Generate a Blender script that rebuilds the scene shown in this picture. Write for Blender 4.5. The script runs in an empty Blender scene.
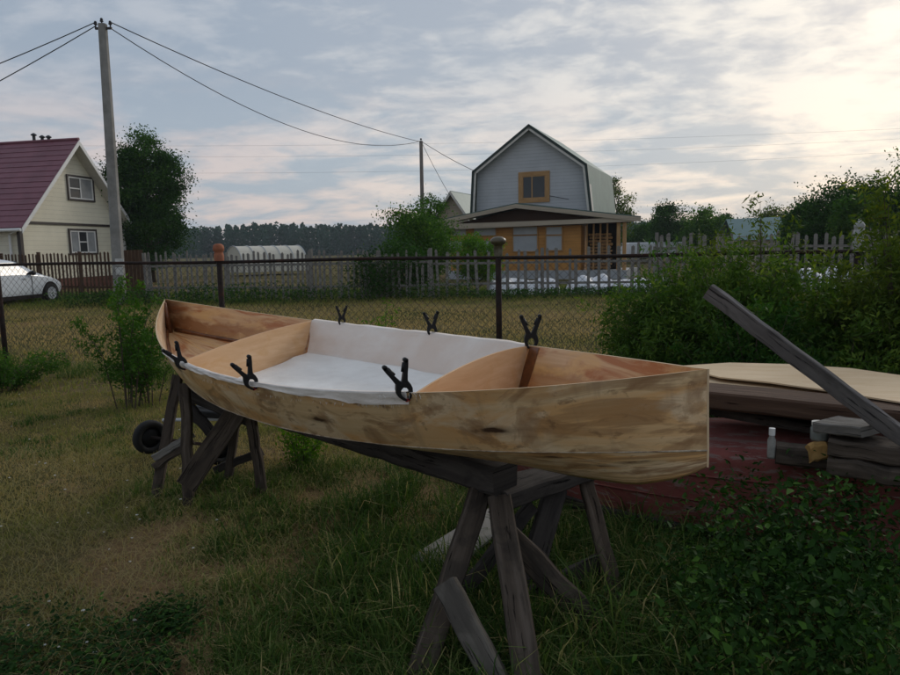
import bpy, math, random
import numpy as np
random.seed(7)
rng = np.random.default_rng(7)
sc = bpy.context.scene
COL = sc.collection
R = math.radians

# ------------------------------------------------------------------ camera
PITCH, ROLL, FPX, EYE = R(7.3), R(1.1), 690.0, 1.5
FW = np.array([0, math.cos(PITCH), -math.sin(PITCH)])
_R0 = np.array([1.0, 0, 0]); _U0 = np.array([0, math.sin(PITCH), math.cos(PITCH)])
RT = _R0*math.cos(ROLL) - _U0*math.sin(ROLL)
UP = _U0*math.cos(ROLL) + _R0*math.sin(ROLL)
CAM = np.array([0, 0, EYE])
def ray(px, py): return FW + RT*(px-450)/FPX + UP*(337.5-py)/FPX
def P(px, py, Y):
    d = ray(px, py); return CAM + d*(Y/d[1])
def G(px, py, z=0.0):
    d = ray(px, py); return CAM + d*((z-EYE)/d[2])
def proj(p):
    d = np.asarray(p)-CAM; z = d@FW
    return 450+FPX*(d@RT)/z, 337.5-FPX*(d@UP)/z
cd = bpy.data.cameras.new('camera'); cam = bpy.data.objects.new('camera', cd); COL.objects.link(cam)
cd.sensor_width = 36; cd.lens = FPX/900*36; cd.clip_end = 3000; cd.clip_start = 0.05
import mathutils
M = mathutils.Matrix(((RT[0], UP[0], -FW[0], 0), (RT[1], UP[1], -FW[1], 0), (RT[2], UP[2], -FW[2], EYE), (0, 0, 0, 1)))
cam.matrix_world = M
sc.camera = cam

# ------------------------------------------------------------------ tagging
def tag(o, label=None, cat=None, group=None, kind=None):
    if label: o['label'] = label
    if cat: o['category'] = cat
    if group: o['group'] = group
    if kind: o['kind'] = kind
    return o
def thing(name, label, cat, loc=(0, 0, 0), rz=0, group=None):
    o = bpy.data.objects.new(name, None); COL.objects.link(o)
    o.location = tuple(float(v) for v in loc); o.rotation_euler = (0, 0, rz)
    o.empty_display_size = .1
    return tag(o, label, cat, group)

# ------------------------------------------------------------------ mesh builder
class MB:
    def __init__(s): s.v = []; s.f = []; s.uv = []
    def add(s, vs, fs, uvs=None):
        b = len(s.v); s.v += [tuple(map(float, v)) for v in vs]
        for i, f in enumerate(fs):
            s.f.append(tuple(b+j for j in f))
            s.uv.append(uvs[i] if uvs else [(0, 0)]*len(f))
    def quad(s, a, b, c, d, uv=None): s.add([a, b, c, d], [(0, 1, 2, 3)], [uv] if uv else None)
    def box(s, c, size, rz=0):
        cx, cy, cz = c; x, y, z = [k/2 for k in size]; co, si = math.cos(rz), math.sin(rz)
        vs = []
        for dx, dy, dz in ((-x,-y,-z),(x,-y,-z),(x,y,-z),(-x,y,-z),(-x,-y,z),(x,-y,z),(x,y,z),(-x,y,z)):
            vs.append((cx+dx*co-dy*si, cy+dx*si+dy*co, cz+dz))
        u0 = random.random()*9
        fs = [(0,3,2,1),(4,5,6,7),(0,1,5,4),(1,2,6,5),(2,3,7,6),(3,0,4,7)]
        L = max(size); 
        uvs = []
        ax = size.index(L) if isinstance(size, (list, tuple)) else 0
        loc = [(-x,-y,-z),(x,-y,-z),(x,y,-z),(-x,y,-z),(-x,-y,z),(x,-y,z),(x,y,z),(-x,y,z)]
        for f in fs:
            o = [k for k in range(3) if k != ax]
            uvs.append([(loc[j][ax]+u0, loc[j][o[0]]+loc[j][o[1]]+u0) for j in f])
        s.add(vs, fs, uvs)
    def beam(s, p1, p2, w, h, up=(0, 0, 1), seg=8, jit=.0, ch=.12, taper=1.0, roll=0.0):
        """timber from p1 to p2, chamfered, slightly irregular"""
        p1 = np.array(p1, float); p2 = np.array(p2, float); d = p2-p1; L = np.linalg.norm(d); d /= L
        up = np.array(up, float); sd = np.cross(d, up); sd /= np.linalg.norm(sd); up = np.cross(sd, d)
        if roll: sd, up = sd*math.cos(roll)+up*math.sin(roll), up*math.cos(roll)-sd*math.sin(roll)
        c = ch*min(w, h)
        prof = [(-w/2+c,-h/2),(w/2-c,-h/2),(w/2,-h/2+c),(w/2,h/2-c),(w/2-c,h/2),(-w/2+c,h/2),(-w/2,h/2-c),(-w/2,-h/2+c)]
        per = [0]
        for i in range(8):
            a, b = prof[i], prof[(i+1) % 8]; per.append(per[-1]+math.hypot(a[0]-b[0], a[1]-b[1]))
        vs = []; fs = []; uvs = []; u0, v0 = random.random()*20, random.random()*20
        for k in range(seg+1):
            t = k/seg; q = p1+d*L*t; m = 1+(taper-1)*t
            jx, jz = random.gauss(0, jit), random.gauss(0, jit)
            for a, b in prof:
                vs.append(q+sd*(a*m+jx+random.gauss(0, jit*.4))+up*(b*m+jz+random.gauss(0, jit*.4))+d*(random.gauss(0, jit*.6) if k in (0, seg) else 0))
        for k in range(seg):
            for i in range(8):
                j = (i+1) % 8
                fs.append((k*8+i, k*8+j, (k+1)*8+j, (k+1)*8+i))
                ua, ub = u0+L*k/seg, u0+L*(k+1)/seg
                uvs.append([(ua, v0+per[i]), (ua, v0+per[i+1]), (ub, v0+per[i+1]), (ub, v0+per[i])])
        for base, rev in ((0, True), (seg*8, False)):
            f = [base+i for i in range(8)]
            u = [(v0+7+prof[i][0]*.2, u0+prof[i][1]) for i in range(8)]
            if rev: f = f[::-1]; u = u[::-1]
            fs.append(tuple(f)); uvs.append(u)
        s.add(vs, fs, uvs)
    def tube(s, pts, rad, n=8, cap=True):
        pts = [np.array(p, float) for p in pts]
        if not hasattr(rad, '__len__'): rad = [rad]*len(pts)
        vs = []; fs = []; uvs = []; prev = None; u = random.random()*9
        us = [u]
        for i in range(len(pts)):
            d = pts[min(i+1, len(pts)-1)]-pts[max(i-1, 0)]; d = d/(np.linalg.norm(d)+1e-9)
            if prev is None:
                a = np.cross(d, (0, 0, 1.0))
                if np.linalg.norm(a) < .05: a = np.cross(d, (1.0, 0, 0))
            else: a = prev-d*(prev@d)
            a /= np.linalg.norm(a); prev = a; b = np.cross(d, a)
            for k in range(n):
                t = 2*math.pi*k/n; vs.append(pts[i]+(a*math.cos(t)+b*math.sin(t))*rad[i])
            if i: us.append(us[-1]+np.linalg.norm(pts[i]-pts[i-1]))
        for i in range(len(pts)-1):
            for k in range(n):
                j = (k+1) % n; fs.append((i*n+k, i*n+j, (i+1)*n+j, (i+1)*n+k))
                c = 2*math.pi*rad[i]/n
                uvs.append([(us[i], k*c), (us[i], (k+1)*c), (us[i+1], (k+1)*c), (us[i+1], k*c)])
        if cap:
            fs.append(tuple(range(n))[::-1]); uvs.append([(0, 0)]*n)
            fs.append(tuple((len(pts)-1)*n+k for k in range(n))); uvs.append([(0, 0)]*n)
        s.add(vs, fs, uvs)
    def lathe(s, base, prof, n=20, axis=(0, 0, 1)):
        """prof: list of (r, z)"""
        base = np.array(base, float); ax = np.array(axis, float); ax /= np.linalg.norm(ax)
        a = np.cross(ax, (1.0, 0, 0)); 
        if np.linalg.norm(a) < .1: a = np.cross(ax, (0, 1.0, 0))
        a /= np.linalg.norm(a); b = np.cross(ax, a)
        vs = []; fs = []; uvs = []
        for r, z in prof:
            for k in range(n):
                t = 2*math.pi*k/n; vs.append(base+ax*z+(a*math.cos(t)+b*math.sin(t))*max(r, 1e-4))
        for i in range(len(prof)-1):
            for k in range(n):
                j = (k+1) % n; fs.append((i*n+k, i*n+j, (i+1)*n+j, (i+1)*n+k))
                uvs.append([(k/n, prof[i][1]), (k/n+1/n, prof[i][1]), (k/n+1/n, prof[i+1][1]), (k/n, prof[i+1][1])])
        s.add(vs, fs, uvs)
    def prism(s, poly, o, ex, ey, ez, th):
        """polygon in (ex,ey) plane at origin o, extruded +-th/2 along ez"""
        o, ex, ey, ez = [np.array(k, float) for k in (o, ex, ey, ez)]
        n = len(poly); vs = []; uv = []
        for sg in (-.5, .5):
            for a, b in poly: vs.append(o+ex*a+ey*b+ez*th*sg)
        fs = [tuple(range(n))[::-1], tuple(range(n, 2*n))]+[(i, (i+1) % n, (i+1) % n+n, i+n) for i in range(n)]
        uvs = [[poly[i] for i in range(n)][::-1], [poly[i] for i in range(n)]]+[[poly[i], poly[(i+1) % n], (poly[(i+1) % n][0], poly[(i+1) % n][1]+th), (poly[i][0], poly[i][1]+th)] for i in range(n)]
        s.add(vs, fs, uvs)
    def build(s, name, mat, parent=None, world=False, smooth=False, bevel=0, solid=0):
        me = bpy.data.meshes.new(name)
        off = (0, 0, 0)
        if parent is not None and world: off = tuple(parent.location)
        me.from_pydata([(a-off[0], b-off[1], c-off[2]) for a, b, c in s.v], [], s.f)
        uvl = me.uv_layers.new(name='UVMap'); flat = [c for f in s.uv for u in f for c in u]
        uvl.data.foreach_set('uv', flat)
        me.validate(); me.update()
        o = bpy.data.objects.new(name, me); COL.objects.link(o); me.materials.append(mat)
        if parent is not None: o.parent = parent
        if smooth: me.polygons.foreach_set('use_smooth', [True]*len(me.polygons))
        if solid:
            m = o.modifiers.new('solid', 'SOLIDIFY'); m.thickness = solid; m.offset = 0
        if bevel:
            m = o.modifiers.new('bevel', 'BEVEL'); m.width = bevel; m.segments = 2; m.limit_method = 'ANGLE'
        return o

def fast_mesh(name, V, nper, faces_per, mat, parent=None, tint=None, world=False):
    """V: (n*nper,3) array, faces_per: list of index tuples in one element"""
    V = np.asarray(V, np.float32)
    if parent is not None and world: V = V-np.array(parent.location, np.float32)
    n = len(V)//nper
    me = bpy.data.meshes.new(name)
    me.vertices.add(len(V)); me.vertices.foreach_set('co', V.ravel())
    loops = []; starts = []; tot = 0; L1 = sum(len(f) for f in faces_per)
    li = np.concatenate([np.array(f) for f in faces_per])
    allL = (li[None]+np.arange(n)[:, None]*nper).ravel().astype(np.int32)
    st = []; a = 0
    for f in faces_per: st.append(a); a += len(f)
    allS = (np.array(st)[None]+np.arange(n)[:, None]*L1).ravel().astype(np.int32)
    me.loops.add(len(allL)); me.loops.foreach_set('vertex_index', allL)
    me.polygons.add(len(allS)); me.polygons.foreach_set('loop_start', allS)
    me.update(calc_edges=True)
    if tint is not None:
        at = me.attributes.new('tint', 'FLOAT', 'POINT')
        at.data.foreach_set('value', np.repeat(np.asarray(tint, np.float32), nper))
    me.materials.append(mat)
    o = bpy.data.objects.new(name, me); COL.objects.link(o)
    if parent is not None: o.parent = parent
    return o

def vnoise(x, y, s=1.0, seed=0):
    """smooth pseudo noise in 0..1 from lattice values"""
    x = np.asarray(x)/s+seed*13.7; y = np.asarray(y)/s+seed*7.3
    xi, yi = np.floor(x), np.floor(y); fx, fy = x-xi, y-yi
    fx = fx*fx*(3-2*fx); fy = fy*fy*(3-2*fy)
    def h(a, b):
        v = np.sin(a*127.1+b*311.7+seed*3.1)*43758.5453; return v-np.floor(v)
    return (h(xi, yi)*(1-fx)+h(xi+1, yi)*fx)*(1-fy)+(h(xi, yi+1)*(1-fx)+h(xi+1, yi+1)*fx)*fy

# ------------------------------------------------------------------ materials
class NT:
    def __init__(s, mat):
        s.t = mat.node_tree; s.n = s.t.nodes; s.l = s.t.links
    def node(s, ty, **kw):
        n = s.n.new(ty)
        for k, v in kw.items():
            if k.startswith('i_'):
                key = k[2:]; key = int(key) if key.isdigit() else key.replace('_', ' ')
                n.inputs[key].default_value = v
            else: setattr(n, k, v)
        return n
    def link(s, a, b): s.l.new(a, b)
    def ramp(s, fac, stops, interp='LINEAR'):
        n = s.n.new('ShaderNodeValToRGB'); n.color_ramp.interpolation = interp
        e = n.color_ramp.elements
        while len(e) < len(stops): e.new(.5)
        for i, (p, c) in enumerate(stops):
            e[i].position = p; e[i].color = (*c, 1) if hasattr(c, '__len__') else (c, c, c, 1)
        s.l.new(fac, n.inputs[0]); return n.outputs[0]
    def mix(s, f, a, b, mode='MIX'):
        n = s.n.new('ShaderNodeMix'); n.data_type = 'RGBA'; n.blend_type = mode
        for sock, v in ((n.inputs[0], f), (n.inputs[6], a), (n.inputs[7], b)):
            if hasattr(v, 'default_value') or hasattr(v, 'is_linked'): s.l.new(v, sock)
            elif hasattr(v, '__len__'): sock.default_value = (*v, 1)
            else: sock.default_value = v
        return n.outputs[2]
    def math(s, op, a, b=0.0, c=None):
        n = s.n.new('ShaderNodeMath'); n.operation = op
        for i, v in enumerate((a, b) if c is None else (a, b, c)):
            if hasattr(v, 'is_linked'): s.l.new(v, n.inputs[i])
            else: n.inputs[i].default_value = v
        return n.outputs[0]
    def coords(s, kind='UV', scale=(1, 1, 1), loc=(0, 0, 0)):
        tc = s.n.new('ShaderNodeTexCoord'); mp = s.n.new('ShaderNodeMapping')
        mp.inputs['Scale'].default_value = scale; mp.inputs['Location'].default_value = loc
        s.l.new(tc.outputs[kind], mp.inputs[0]); return mp.outputs[0]
    def noise(s, vec, scale=5, detail=4, rough=.55, dist=0.0):
        n = s.node('ShaderNodeTexNoise', i_Scale=scale, i_Detail=detail, i_Roughness=rough, i_Distortion=dist)
        s.l.new(vec, n.inputs['Vector']); return n.outputs[0]
    def bump(s, h, strength=.3, dist=.01):
        n = s.node('ShaderNodeBump', i_Strength=strength, i_Distance=dist); s.l.new(h, n.inputs['Height']); return n.outputs[0]
def newmat(name, rough=.8, spec=.3):
    m = bpy.data.materials.new(name); m.use_nodes = True; t = NT(m)
    b = t.n['Principled BSDF']; b.inputs['Roughness'].default_value = rough; b.inputs['Specular IOR Level'].default_value = spec
    return m, t, b
def plain(name, c, rough=.7, spec=.3, var=.25, scale=6, kind='Object', bump=.15, metal=0, dirt=None):
    m, t, b = newmat(name, rough, spec)
    v = t.coords(kind); n = t.noise(v, scale, 6, .6)
    lo = tuple(k*(1-var) for k in c); hi = tuple(min(1, k*(1+var)) for k in c)
    col = t.ramp(n, [(.3, lo), (.7, hi)])
    if dirt:
        n2 = t.noise(v, scale*.35, 5, .7); col = t.mix(t.ramp(n2, [(.5, 0.0), (.68, 1.0)]), col, dirt)
    t.link(col, b.inputs['Base Color']); b.inputs['Metallic'].default_value = metal
    if bump: t.link(t.bump(t.noise(v, scale*6, 5, .6), bump, .01), b.inputs['Normal'])
    return m
def grainwood(name, c1, c2, c3, grain=28, knots=True, rough=.75, stain=None, stainamt=.5, bumpk=.4, cracks=False, spec=.12):
    """wood with its grain along U (metres)"""
    m, t, b = newmat(name, rough, spec)
    v = t.coords('UV', (1.2, grain, 1)); g = t.noise(v, 1.6, 8, .65, .6)
    v2 = t.coords('UV', (.9, 4, 1)); g2 = t.noise(v2, 2.2, 5, .6, .8)
    col = t.ramp(g, [(.25, c2), (.5, c1), (.75, c3)])
    col = t.mix(t.ramp(g2, [(.35, 0.0), (.75, .75)]), col, c2)
    if knots:
        vk = t.coords('UV', (2.1, 5.2, 1)); vo = t.node('ShaderNodeTexVoronoi', i_Scale=1.0, i_Randomness=1.0); t.link(vk, vo.inputs['Vector'])
        kf = t.ramp(vo.outputs['Distance'], [(.05, 1.0), (.14, 0.0)])
        col = t.mix(kf, col, tuple(k*.28 for k in c2))
    if stain:
        vs = t.coords('UV', (2.2, 4.5, 1), (3, 7, 0)); ns = t.noise(vs, 1.7, 7, .62, 1.1)
        col = t.mix(t.math('MULTIPLY', t.ramp(ns, [(.5, 0.0), (.62, 1.0)]), stainamt), col, stain)
    h = g
    if cracks:
        vc = t.coords('UV', (2.2, 42, 1)); nc = t.noise(vc, 1.5, 6, .62, .5); cr = t.ramp(nc, [(.375, .08), (.40, 1.0)])
        col = t.mix(cr, tuple(k*.3 for k in c2), col); h = t.math('ADD', g, cr)
    t.link(col, b.inputs['Base Color'])
    t.link(t.bump(h, bumpk, .004), b.inputs['Normal'])
    return m
def foliage(name, a, b_, c=None, trans=.35, rough=.6):
    m = bpy.data.materials.new(name); m.use_nodes = True; t = NT(m); t.n.remove(t.n['Principled BSDF'])
    at = t.node('ShaderNodeAttribute', attribute_name='tint')
    stops = [(0.0, a), (1.0, b_)] if c is None else [(0.0, a), (.6, b_), (1.0, c)]
    col = t.ramp(at.outputs['Fac'], stops)
    d = t.node('ShaderNodeBsdfPrincipled', i_Roughness=rough); d.inputs['Specular IOR Level'].default_value = .06
    tr = t.node('ShaderNodeBsdfTranslucent')
    mx = t.node('ShaderNodeMixShader', i_0=trans)
    t.link(col, d.inputs['Base Color'])
    hs = t.node('ShaderNodeHueSaturation', i_Value=1.25, i_Saturation=1.15); t.link(col, hs.inputs['Color']); t.link(hs.outputs[0], tr.inputs[0])
    t.link(d.outputs[0], mx.inputs[1]); t.link(tr.outputs[0], mx.inputs[2])
    t.link(mx.outputs[0], t.n['Material Output'].inputs[0])
    return m

W = {}
# boat plywood, oiled and stained outside
BL_ = 4.139
def hull_mat():
    m, t, b = newmat('hull_plywood_outside', .42, .4)
    g = t.noise(t.coords('UV', (1.0, 26, 1)), 1.6, 8, .6, .4)
    col = t.ramp(g, [(.28, (.60, .41, .21)), (.72, (.76, .56, .33))])
    n1 = t.noise(t.coords('UV', (1.1, 4.2, 1), (1.7, .4, 0)), 1.5, 5, .55, .7)                    # honey bands
    col = t.mix(t.ramp(n1, [(.44, 0.0), (.60, .75)]), col, (.68, .37, .14))
    n3 = t.noise(t.coords('UV', (2.0, 3.4, 1), (9, 4, 0)), 1.5, 7, .6, .6)                       # pale scraped areas
    col = t.mix(t.ramp(n3, [(.50, 0.0), (.58, .75)]), col, (.76, .60, .40))
    n2 = t.noise(t.coords('UV', (3.4, 4.6, 1), (5, 2, 0)), 1.35, 8, .60, .9)                     # brown stains
    col = t.mix(t.ramp(n2, [(.52, 0.0), (.56, .42), (.66, .8)]), col, (.29, .155, .07))
    n5 = t.noise(t.coords('UV', (10, 12, 1), (1, 9, 0)), 1.6, 6, .6, .4)
    col = t.mix(t.ramp(n5, [(.60, 0.0), (.66, .5), (.74, .8)]), col, (.20, .11, .055))
    n6 = t.noise(t.coords('UV', (9, 1.6, 1), (4, 2, 0)), 1.3, 4, .6, .5)                         # vertical wipes
    col = t.mix(t.ramp(n6, [(.57, 0.0), (.66, .4)]), col, (.40, .26, .15))
    su = t.node('ShaderNodeSeparateXYZ'); t.link(t.coords('UV'), su.inputs[0]); ne = t.noise(t.coords('UV', (1.5, 7, 1), (3, 3, 0)), 2.0, 6, .6, .7)
    fe = t.math('MULTIPLY', t.ramp(t.math('DIVIDE', su.outputs[0], BL_), [(.78, 0.0), (.95, 1.0)]), t.ramp(ne, [(.48, 0.0), (.56, .55)]))
    col = t.mix(fe, col, (.26, .135, .06))
    vk = t.coords('UV', (2.3, 8.0, 1)); vo = t.node('ShaderNodeTexVoronoi', i_Scale=1.0)
    wob = t.noise(t.coords('UV', (9, 14, 1)), 2, 3)
    vv = t.node('ShaderNodeVectorMath', operation='ADD'); t.link(vk, vv.inputs[0])
    vs = t.node('ShaderNodeVectorMath', operation='SCALE', i_Scale=.3); t.link(wob, vs.inputs[0]); t.link(vs.outputs[0], vv.inputs[1]); t.link(vv.outputs[0], vo.inputs['Vector'])
    col = t.mix(t.ramp(vo.outputs['Distance'], [(.07, 1.0), (.12, .45), (.24, 0.0)]), col, (.07, .035, .02))
    t.link(col, b.inputs['Base Color'])
    t.link(t.ramp(n3, [(.4, .36), (.7, .65)]), b.inputs['Roughness'])
    t.link(t.bump(t.math('ADD', g, t.noise(t.coords('UV', (3, 3, 1)), 3, 5)), .35, .004), b.inputs['Normal'])
    return m
W['hull'] = hull_mat()
def inner_mat():
    m, t, b = newmat('hull_plywood_inside', .38, .5)
    v = t.coords('UV', (.9, 16, 1)); g = t.noise(v, 1.8, 8, .6, .5)
    col = t.ramp(g, [(.3, (.56, .31, .14)), (.7, (.74, .48, .26))])
    v2 = t.coords('UV', (1.4, 5, 1), (2, 3, 0)); n2 = t.noise(v2, 1.6, 7, .65, 1.2)
    col = t.mix(t.ramp(n2, [(.46, 0.0), (.60, .9)]), col, (.42, .13, .03))
    n3 = t.noise(t.coords('UV', (1.9, 6, 1), (8, 1, 0)), 1.6, 6, .6, .8)
    col = t.mix(t.ramp(n3, [(.5, 0.0), (.62, .8)]), col, (.72, .42, .16))
    t.link(col, b.inputs['Base Color']); t.link(t.bump(g, .2, .003), b.inputs['Normal'])
    return m
W['inner'] = inner_mat()
def inner_stained():
    m = inner_mat(); m.name = 'hull_plywood_inside_stained'; t = NT(m); b = t.n['Principled BSDF']; src = b.inputs['Base Color'].links[0].from_socket
    sp = t.node('ShaderNodeSeparateXYZ'); t.link(t.coords('UV'), sp.inputs[0]); n = t.noise(t.coords('UV', (3, 5, 1)), 2.2, 6, .65, .6)
    u = t.math('SUBTRACT', sp.outputs[0], 9.0)
    fu = t.ramp(u, [(0.0, 1.0), (.6, .85), (1.0, .5)]); fv = t.ramp(t.math('ADD', t.math('DIVIDE', sp.outputs[1], .28), t.math('MULTIPLY', t.math('SUBTRACT', n, .5), .6)), [(.32, 0.0), (.48, .85), (.75, .7)])
    f = t.math('MULTIPLY', fu, t.math('MULTIPLY', fv, t.ramp(n, [(.30, 0.0), (.46, 1.0)])))
    col = t.mix(f, src, (.26, .075, .012))
    f2 = t.ramp(u, [(.05, 1.0), (.24, 0.0)]); col = t.mix(t.math('MULTIPLY', f2, t.ramp(n, [(.3, .3), (.6, 1.0)])), col, (.09, .035, .015))
    t.link(col, b.inputs['Base Color']); return m
W['inner_stained'] = inner_stained()
W['inner_pale'] = grainwood('pale_inner_plywood', (.62, .47, .32), (.50, .34, .2), (.70, .56, .41), 12, False, .5, (.40, .17, .06), .5, .2)
W['pink_ply'] = grainwood('bulkhead_plywood', (.74, .49, .29), (.60, .35, .18), (.80, .58, .38), 11, True, .5, (.62, .33, .12), .4, .2)
W['fillet'] = plain('resin_fillet', (.16, .055, .018), .3, .5, .5, 18)
W['cloth'] = None
def cloth_mat():
    m, t, b = newmat('glass_cloth', .72, .3)
    v = t.coords('UV'); n = t.noise(v, 3.2, 6, .6)
    col = t.ramp(n, [(.32, (.76, .73, .69)), (.55, (.88, .86, .82)), (.75, (.92, .90, .87))])
    at = t.node('ShaderNodeAttribute', attribute_name='side_shade_tint')
    col = t.mix(t.math('MULTIPLY', at.outputs['Fac'], t.ramp(t.noise(t.coords('UV', (1, 1.6, 1)), 2.4, 5, .6), [(.3, .45), (.6, 1.0)])), col, (.72, .61, .53))  # pinkish side tint: part wood showing through, part shade put into the colour
    t.link(col, b.inputs['Base Color'])
    w1 = t.node('ShaderNodeTexWave', i_Scale=60.0); t.link(v, w1.inputs[0])
    h = t.math('ADD', t.math('MULTIPLY', w1.outputs['Fac'], .08), t.noise(v, 14, 5, .6))
    t.link(t.bump(h, .8, .010), b.inputs['Normal'])
    return m
W['cloth'] = cloth_mat()
W['clamp'] = plain('black_nylon', (.009, .009, .010), .5, .25, .2, 30, bump=.05)
W['clamp_tip'] = plain('red_rubber_pad', (.35, .03, .03), .6)
W['steel'] = plain('steel', (.35, .35, .36), .4, .5, metal=.8)
W['old'] = grainwood('weathered_grey_timber', (.085, .067, .052), (.042, .033, .026), (.17, .14, .115), 16, True, .88, (.03, .026, .022), .6, .6, True)
W['old_light'] = grainwood('silver_grey_plank', (.20, .19, .17), (.11, .10, .09), (.32, .31, .285), 16, False, .85, (.09, .08, .07), .5, .8, True)
W['old_dark'] = grainwood('blackened_timber', (.06, .052, .047), (.03, .027, .025), (.11, .098, .088), 16, True, .85, (.02, .018, .017), .5, .8, True)
W['leaning'] = grainwood('weathered_dark_grey_plank', (.17, .155, .15), (.09, .083, .08), (.26, .245, .235), 14, False, .8, (.05, .045, .042), .5, .7, True)
W['seam'] = plain('dried_resin_seam', (.42, .35, .26), .5, .4, .5, 40, dirt=(.16, .10, .06))
W['ply'] = grainwood('new_pale_plywood', (.66, .50, .32), (.58, .42, .25), (.73, .58, .40), 9, False, .65, (.48, .29, .14), .22, .15)
W['brownboard'] = grainwood('dark_brown_board', (.10, .06, .04), (.06, .036, .026), (.16, .10, .07), 20, True, .8, None, 0, .5, True)
W['yellow_chunk'] = grainwood('yellow_foam_wood', (.45, .28, .10), (.3, .17, .06), (.6, .4, .16), 12, False, .9)
W['pale_board'] = grainwood('pale_bleached_board', (.40, .38, .34), (.30, .28, .25), (.5, .48, .44), 10, False)
W['old_mid'] = grainwood('mid_grey_split_timber', (.125, .112, .095), (.06, .053, .045), (.21, .195, .165), 14, True, .88, (.045, .04, .035), .6, .8, True)
W['tyre'] = plain('black_rubber', (.012, .012, .012), .75, .3)
W['alu'] = plain('pale_painted_metal', (.50, .52, .54), .45, .4, .15, 8)
def redpaint():
    m, t, b = newmat('flaking_red_paint', .8, .12)
    v = t.coords('UV', (2.6, 11, 1)); n = t.noise(v, 2.2, 12, .74, .4)
    v0 = t.coords('UV', (1, 1, 1)); n0 = t.noise(v0, 3, 8, .7)
    col = t.ramp(n0, [(.3, (.11, .034, .030)), (.6, (.20, .065, .056)), (.8, (.27, .13, .11))])
    col = t.mix(t.ramp(n, [(.54, 0.0), (.57, .75)]), col, (.19, .15, .135))
    v3 = t.coords('UV', (.25, 3.1, 1), (0, .3, 0)); n3 = t.noise(v3, 1.3, 4, .5, .3)
    col = t.mix(t.ramp(n3, [(.57, 0.0), (.63, .75)]), col, (.17, .14, .125))
    t.link(col, b.inputs['Base Color']); t.link(t.bump(t.math('ADD', n, n0), .6, .006), b.inputs['Normal'])
    return m
W['red'] = redpaint()
W['picket_brown'] = grainwood('brown_stained_picket', (.085, .05, .03), (.05, .03, .02), (.13, .08, .05), 18, False, .85)
W['picket_grey'] = grainwood('grey_picket', (.22, .21, .19), (.12, .112, .10), (.34, .32, .29), 18, False, .9)
W['rust'] = plain('rusty_dark_steel', (.022, .015, .013), .8, .2, .5, 14, dirt=(.05, .02, .012))
W['wire'] = plain('rusty_wire', (.05, .035, .028), .7, .3, .3, 10, bump=0)
W['cable'] = plain('black_cable', (.03, .03, .032), .6, .3, bump=0)
W['concrete'] = plain('pole_concrete', (.25, .245, .23), .9, .2, .18, 3, dirt=(.16, .155, .14))
W['polewood'] = grainwood('grey_pole_wood', (.2, .17, .15), (.13, .11, .095), (.28, .25, .22), 12, False)
W['clay'] = plain('terracotta', (.34, .12, .06), .75, .3, .3, 9, dirt=(.2, .08, .05))
W['brown_glass'] = plain('olive_brown_jug', (.075, .062, .035), .35, .4, .5, 14, dirt=(.16, .15, .11))
W['jar'] = plain('dusty_glass', (.20, .22, .21), .2, .5, .3, 12)
W['pet'] = plain('hazy_bottle_plastic', (.30, .30, .28), .25, .5, .35, 14, dirt=(.14, .13, .10))
W['white'] = plain('white_paint', (.72, .72, .70), .5, .4, .06, 5)
W['offwhite'] = plain('offwhite_board', (.55, .53, .48), .6, .3, .1, 5)
W['darktrim'] = plain('dark_brown_trim', (.035, .025, .022), .5, .4)
W['glass'] = None
def glass_mat(name, c, rough=.06):
    m, t, b = newmat(name, rough, .45); v = t.coords('Object'); n = t.noise(v, .9, 3)
    t.link(t.ramp(n, [(.35, tuple(k*.6 for k in c)), (.65, c)]), b.inputs['Base Color']); return m
W['glass'] = glass_mat('dark_window_glass', (.03, .035, .04))
W['curtain_glass'] = glass_mat('window_glass_with_curtain', (.35, .37, .38), .15)
W['cream_reveal'] = W['offwhite']
def siding(name, c, pitch=.2, axis=2, groove=.35, var=.08, wood=False):
    m, t, b = newmat(name, .55, .3)
    tc = t.coords('Object'); sx = t.node('ShaderNodeSeparateXYZ'); t.link(tc, sx.inputs[0])
    z = t.math('DIVIDE', sx.outputs[axis], pitch); fr = t.math('FRACT', z)
    nb = t.noise(t.coords('Object', (1, 1, 1)), 1.1, 5, .6)
    col = t.ramp(nb, [(.3, tuple(k*(1-var) for k in c)), (.7, tuple(min(1, k*(1+var)) for k in c))])
    if wood:
        vg = t.coords('Object', (1.2, 1.2, 26)); g = t.noise(vg, 1.3, 6, .6, .4)
        col = t.mix(t.ramp(g, [(.4, 0.0), (.7, .6)]), col, tuple(k*.6 for k in c))
        wn = t.node('ShaderNodeTexWhiteNoise', noise_dimensions='1D'); t.link(t.math('FLOOR', z), wn.inputs['W'])
        col = t.mix(t.math('MULTIPLY', wn.outputs[0], .35), col, tuple(k*.55 for k in c))
    gr = t.ramp(fr, [(0.0, 1.0), (.08, 1.0), (.14, 0.0)], 'LINEAR')
    col = t.mix(t.math('MULTIPLY', gr, groove), col, tuple(k*.35 for k in c))
    t.link(col, b.inputs['Base Color']); t.link(t.bump(fr, .6, .02), b.inputs['Normal'])
    return m
W['cream'] = siding('cream_lap_siding', (.74, .70, .56), .2, groove=.28)
W['greysiding'] = siding('blue_grey_lap_siding', (.46, .475, .49), .17)
W['orange'] = siding('varnished_orange_boards', (.52, .25, .065), .16, wood=True, var=.15)
W['beigesiding'] = siding('beige_board', (.40, .34, .26), .18)
W['purple_roof'] = plain('plum_metal_roof', (.17, .055, .075), .5, .4, .18, 1.2, bump=.03)
W['green_roof'] = plain('pale_green_metal_roof', (.17, .245, .215), .55, .3, .1, 1.5, bump=.03)
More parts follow.
